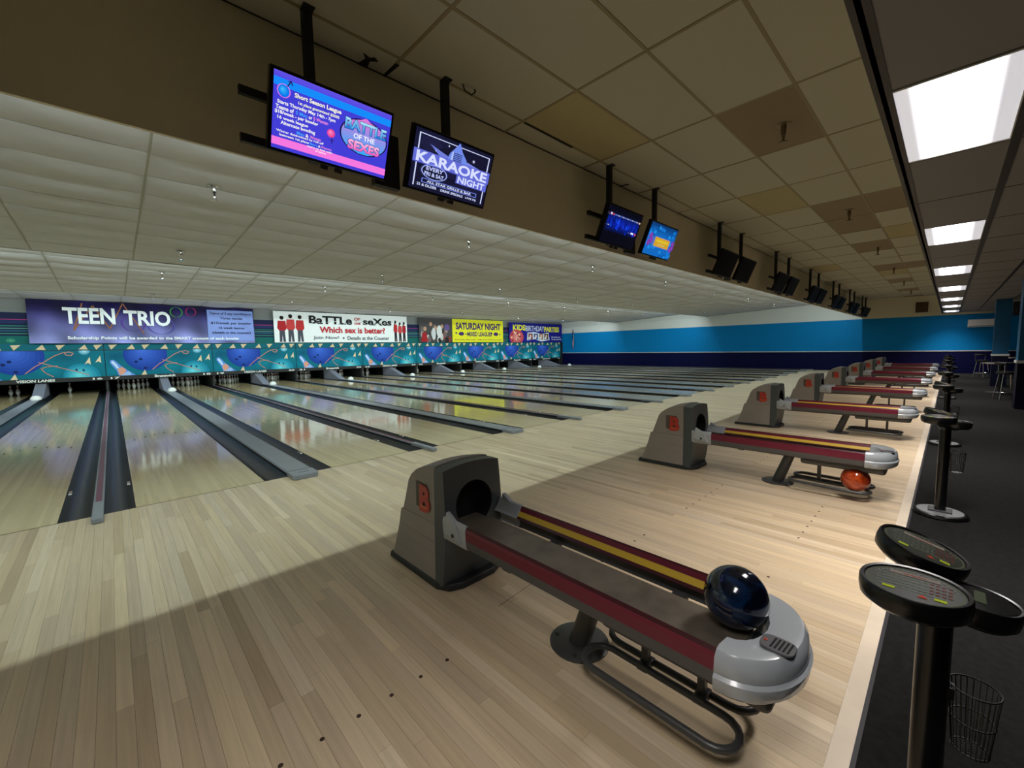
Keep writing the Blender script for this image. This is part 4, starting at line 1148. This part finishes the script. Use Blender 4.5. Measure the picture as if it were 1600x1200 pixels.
# ================================================================== SCORING KIOSKS
def kiosk():
    t = thing('scoring_console', 'x', 'console')
    bs = MB().lathe([(.165, 0), (.168, .01), (.16, .026), (.15, .03)], 32).build('base', m_black, t, 40)
    MB().lathe([(.140, .0301), (.138, .034)], 32).build('base_plate', mat('plate_grey', (120, 122, 124), .4), bs)
    MB().box(-.055, .055, -.07, .07, .034, .046).build('foot_flange', mat('flange_dark', (62, 62, 64), .5), t, bevel=.004)
    MB().tube([(0, 0, .04), (0, 0, .76)], .034, 20).build('pole', m_black, t, 40)
    nk = MB().lathe([(.034, .70), (.05, .74), (.06, .765), (.03, .775)], 20).build('neck', m_black, t, 40)
    def pad(x_, y, z, R, tilt, az, keys=True, name='keypad'):
        M3 = Matrix.Rotation(az, 4, 'Z') @ Matrix.Rotation(tilt, 4, 'Y') @ Matrix.Rotation(-az, 4, 'Z')
        h = MB().lathe([(R * .80, -.046), (R * .97, -.032), (R, -.012), (R * .995, .006), (R * .965, .012), (R * .90, .0105), (R * .88, .006)], 40).build(name, m_black, t, 50); h.location = (x_, y, z); h.rotation_euler = M3.to_euler()
        if keys:
            f = MB().lathe([(R * .89, .005), (R * .88, .0068)], 36).build('key_face', mat('keyface', (64, 68, 60), .3), h, 40)
            p = Print(); w1 = (150, 158, 140)
            p.ring(0, 0, R * .84, R * .84, R * .02, (110, 120, 84), n=40)
            r_ = random.Random(2)
            for i, yy in enumerate((.32, .14, -.04, -.2)):
                for k in range(13):
                    xx = -.62 + k * .103
                    if xx * xx + yy * yy > .62: continue
                    c = (120, 132, 112) if k < 9 else (130, 70, 60)
                    p.rect((xx - .035) * R, (yy - .035) * R, (xx + .035) * R, (yy + .02) * R, c)
            p.rect(-.45 * R, .42 * R, .45 * R, .60 * R, (150, 140, 130)); p.rect(-.2 * R, .48 * R, .2 * R, .53 * R, (150, 60, 50))
            for k in range(17):
                a = math.pi * (.12 + .76 * k / 16); p.disc(R * .74 * math.cos(a), R * .74 * math.sin(a), R * .025, R * .025, w1, n=6)
            p.line([(-.6 * R, -.34 * R), (.55 * R, -.34 * R)], R * .02, (150, 160, 140))
            p.rect(-.52 * R, -.50 * R, -.30 * R, -.38 * R, (190, 206, 40)); p.rect(.36 * R, -.52 * R, .56 * R, -.40 * R, (190, 206, 40))
            p.poly([(.08 * R, -.58 * R), (.26 * R, -.58 * R), (.17 * R, -.42 * R)], (196, 72, 46))
            ka = math.radians(-90)
            p.build('key_print', M_PRINT, h, lambda u, v, d: (u * math.cos(ka) - v * math.sin(ka), u * math.sin(ka) + v * math.cos(ka), .0072 + d * .00001))
        return h
    pad(-.13, .042, .812, .103, math.radians(0), math.radians(-90))
    pad(.125, .036, .822, .100, math.radians(17), math.radians(-90))
    h = pad(.0, -.072, .768, .074, math.radians(5), math.radians(-90), keys=False, name='display_head')
    MB().lathe([(.064, .004), (.062, .009), (.04, .012)], 30).build('display_dome', mat('dome_dark', (34, 36, 36), .2), h, 60)
    MB().box(-.032, .032, -.010, .010, .0115, .014).build('display_window', mat('window_green', (70, 84, 56), .3), h)
    # arms joining the heads to the neck
    for a, b_, z in ((-.11, .022, .775), (.11, .02, .785), (.0, -.08, .748)):
        MB().tube([(0, 0, .745), (a * .6, b_ * .6, z - .02), (a, b_, z - .008)], [.03, .028, .03], 10).build('arm', m_black, t, 50)
    # wire waste basket hooked on the pole
    rim = lambda r, z: [(r * math.cos(2 * math.pi * i / 24), r * math.sin(2 * math.pi * i / 24), z) for i in range(24)]
    wr = MB()
    for i in range(24):
        a = 2 * math.pi * i / 24; wr.tube([(.047 * math.cos(a), .047 * math.sin(a), .175), (.034 * math.cos(a), .034 * math.sin(a), .008)],   .0013, 5)
    for i in range(-3, 4): wr.tube([(i * .010, -math.sqrt(.034 ** 2 - (i * .010) ** 2), .008), (i * .010, math.sqrt(.034 ** 2 - (i * .010) ** 2), .008)], .0013, 5)
    bk = wr.build('wire_basket', m_black, t); bk.location = (.02, -.078, .355); tag(bk, kind='stuff')
    for r, z in ((.047, .175), (.041, .09), (.034, .008)): MB().tube(rim(r, z), .0022, 6, closed=True).build('hoop', m_black, bk)
    MB().box(-.035, -.005, .035, .07, .14, .17).build('hook', m_black, bk)
    return t
kx = kiosk(); remember(kx)
for j in range(8):
    o = kx if j == 0 else copy_tree(kx)
    o.location = (1.69 + j * P - (.04 if j else 0), -5.152, -.004)
    tag(o, ['nearest black scoring console with lettered round keypads', 'second black scoring console from the viewer, standing clear on its grey base'][j] if j < 2 else
        '%s black scoring console along the approach, beside the ball return of lanes %s and %s' % (ordr[j], nw(17 + 2 * j), nw(18 + 2 * j)), group='scoring consoles along the carpet edge')

# ================================================================== SPRINKLERS
def sprk(name, m_, sc=1.0):
    return MB().lathe([(.034 * sc, 0), (.034 * sc, -.004), (.024 * sc, -.008), (.012 * sc, -.012), (.011 * sc, -.04 * sc), (.007 * sc, -.045 * sc), (.006 * sc, -.075 * sc), (.020 * sc, -.078 * sc), (.020 * sc, -.082 * sc)], 12).mesh(name, m_, 40)
spm = sprk('sprinkler_head', m_chrome, 1.9); spb = sprk('sprinkler_head', m_brass, 2.0)
def zsec(y):
    for ya, yb_, za, zb_ in SEC:
        if ya <= y <= yb_: return za + (y - ya) / (yb_ - ya) * (zb_ - za)
rown = {0: 'row nearest the bulkhead', 1: 'second row', 2: 'third row', 3: 'row nearest the banners'}
for r, y in enumerate((.85, 4.15, 7.75, 10.9)):
    for i in range(-1, 7):
        xx = 1.18 + 3.72 * i
        o = link('sprinkler_head', spm, None, (xx, y, zsec(y) - .012))
        tag(o, 'small chrome sprinkler in the lane ceiling, %s, above lane %s' % (rown[r], nw(min(32, max(13, min(range(13, 33), key=lambda n: abs(lane_x(n) - xx)))))), 'sprinkler', 'sprinklers in the lane ceiling')
for i in range(-1, 6):
    xx = 4.90 + 3.72 * i
    o = link('sprinkler_head', spb, None, (xx, -3.96, Z_UP - .004))
    tag(o, 'dark brass sprinkler in the approach ceiling, %s in the row' % ['just behind the viewer', 'nearest', 'second', 'third', 'fourth', 'fifth', 'farthest'][i + 1], 'sprinkler', 'sprinklers in the approach ceiling')

# ================================================================== CONCOURSE
def column(label, x_, y, w_, d_):
    t = thing('column', label, 'column', (x_, y, 0))
    MB().box(0, d_, -w_, 0, -.004, .93).build('navy_base', m_navyp, t)
    MB().box(-.02, d_ + .02, -w_ - .02, .02, .93, .985).build('white_band', m_trimw, t)
    MB().box(0, d_, -w_, 0, .985, Z_CON).build('blue_shaft', m_bluep, t)
column('blue square column with white band cut by the photo edge', 13.5, -6.115, .45, .45)
column('far blue square column with loudspeaker near its top', 19.6, -6.05, .32, .32)
t = thing('loudspeaker', 'black loudspeaker mounted high on the far blue column', 'loudspeaker', (19.45, -6.46, 2.12))
MB().box(-.14, .10, -.20, .09, 0, .40).build('cabinet', m_blackm, t, bevel=.015)
MB().lathe([(.085, 0), (.07, .012), (.03, .004)], 18, c=(-.141, -.055, .14), M=Matrix.Rotation(-math.pi / 2, 3, 'Y')).build('woofer', m_black, t, 50)
MB().lathe([(.035, 0), (.02, .008)], 14, c=(-.141, -.055, .30), M=Matrix.Rotation(-math.pi / 2, 3, 'Y')).build('tweeter', m_black, t, 50)
t = thing('air_conditioner', 'white wall air conditioner high on the blue end wall', 'air conditioner', (XW, -5.62, 1.97))
MB().box(-.22, -.001, -.86, 0, .0, .33).build('casing', m_white, t, bevel=.03, seg=3)
MB().box(-.226, -.15, -.82, -.04, .012, .06).build('air_flap', mat('flap_grey', (150, 150, 150), .5), t)
t = thing('wall_vent', 'brown slatted vent in the tan wall above the blue band', 'vent', (XW, -3.97, 2.72))
MB().box(-.03, -.001, -.41, 0, 0, .46).build('frame', mat('vent_brown', (70, 52, 34), .6), t)
sl_me = MB().box(-.045, -.028, -.38, -.03, 0, .022).mesh('slat', mat('slat_brown', (90, 68, 46), .6))
for i in range(9): link('slat', sl_me, t, (0, 0, .03 + i * .046))
def stool(label, x_, y, rz):
    t = thing('bar_stool', label, 'stool', (x_, y, -.004), rz=rz)
    MB().lathe([(.17, .60), (.185, .62), (.18, .66), (.10, .672), (.01, .674)], 24).build('seat', m_blackm, t, 50)
    bkp = []
    for i in range(9): a = math.pi * (.15 + .7 * i / 8); bkp.append((.18 * math.cos(a), .18 * math.sin(a), .86))
    MB().tube(bkp, .035, 8).build('backrest', m_blackm, t, 50)
    for a in (math.pi * .2, math.pi * .8): MB().tube([(.17 * math.cos(a), .17 * math.sin(a), .63), (.18 * math.cos(a), .18 * math.sin(a), .85)], .011, 8).build('back_post', m_chrome, t, 50)
    for k in range(4):
        a = math.pi / 4 + k * math.pi / 2
        MB().tube([(.14 * math.cos(a), .14 * math.sin(a), .61), (.22 * math.cos(a), .22 * math.sin(a), 0)], .013, 8).build('leg', m_chrome, t, 50)
    MB().tube([(.198 * math.cos(2 * math.pi * i / 24), .198 * math.sin(2 * math.pi * i / 24), .17) for i in range(24)], .011, 8, closed=True).build('foot_ring', m_chrome, t, 50)
def bar_table(label, x_, y, h=.78):
    t = thing('bar_table', label, 'table', (x_, y, -.004))
    MB().lathe([(.36, h), (.365, h + .008), (.365, h + .028), (.355, h + .034)], 32, mis=[0, 1, 0]).build('tabletop', [m_blackm, m_chrome], t, 40)
    MB().tube([(0, 0, .02), (0, 0, h)], .035, 12).build('pedestal', m_blackm, t, 50)
    MB().lathe([(.26, 0), (.26, .012), (.06, .035)], 28).build('foot', m_blackm, t, 40)
stool('chrome legged bar stool by the nearer blue column', 15.5, -6.12, .3)
stool('far chrome legged bar stool in front of the navy wall', 24.1, -6.02, 1.0)
stool('chrome legged bar stool behind the black bar table', 18.6, -6.72, 2.2)
bar_table('black bar table between the two blue columns', 17.3, -6.12)
bar_table('black bar table near the end wall', 22.6, -6.75)
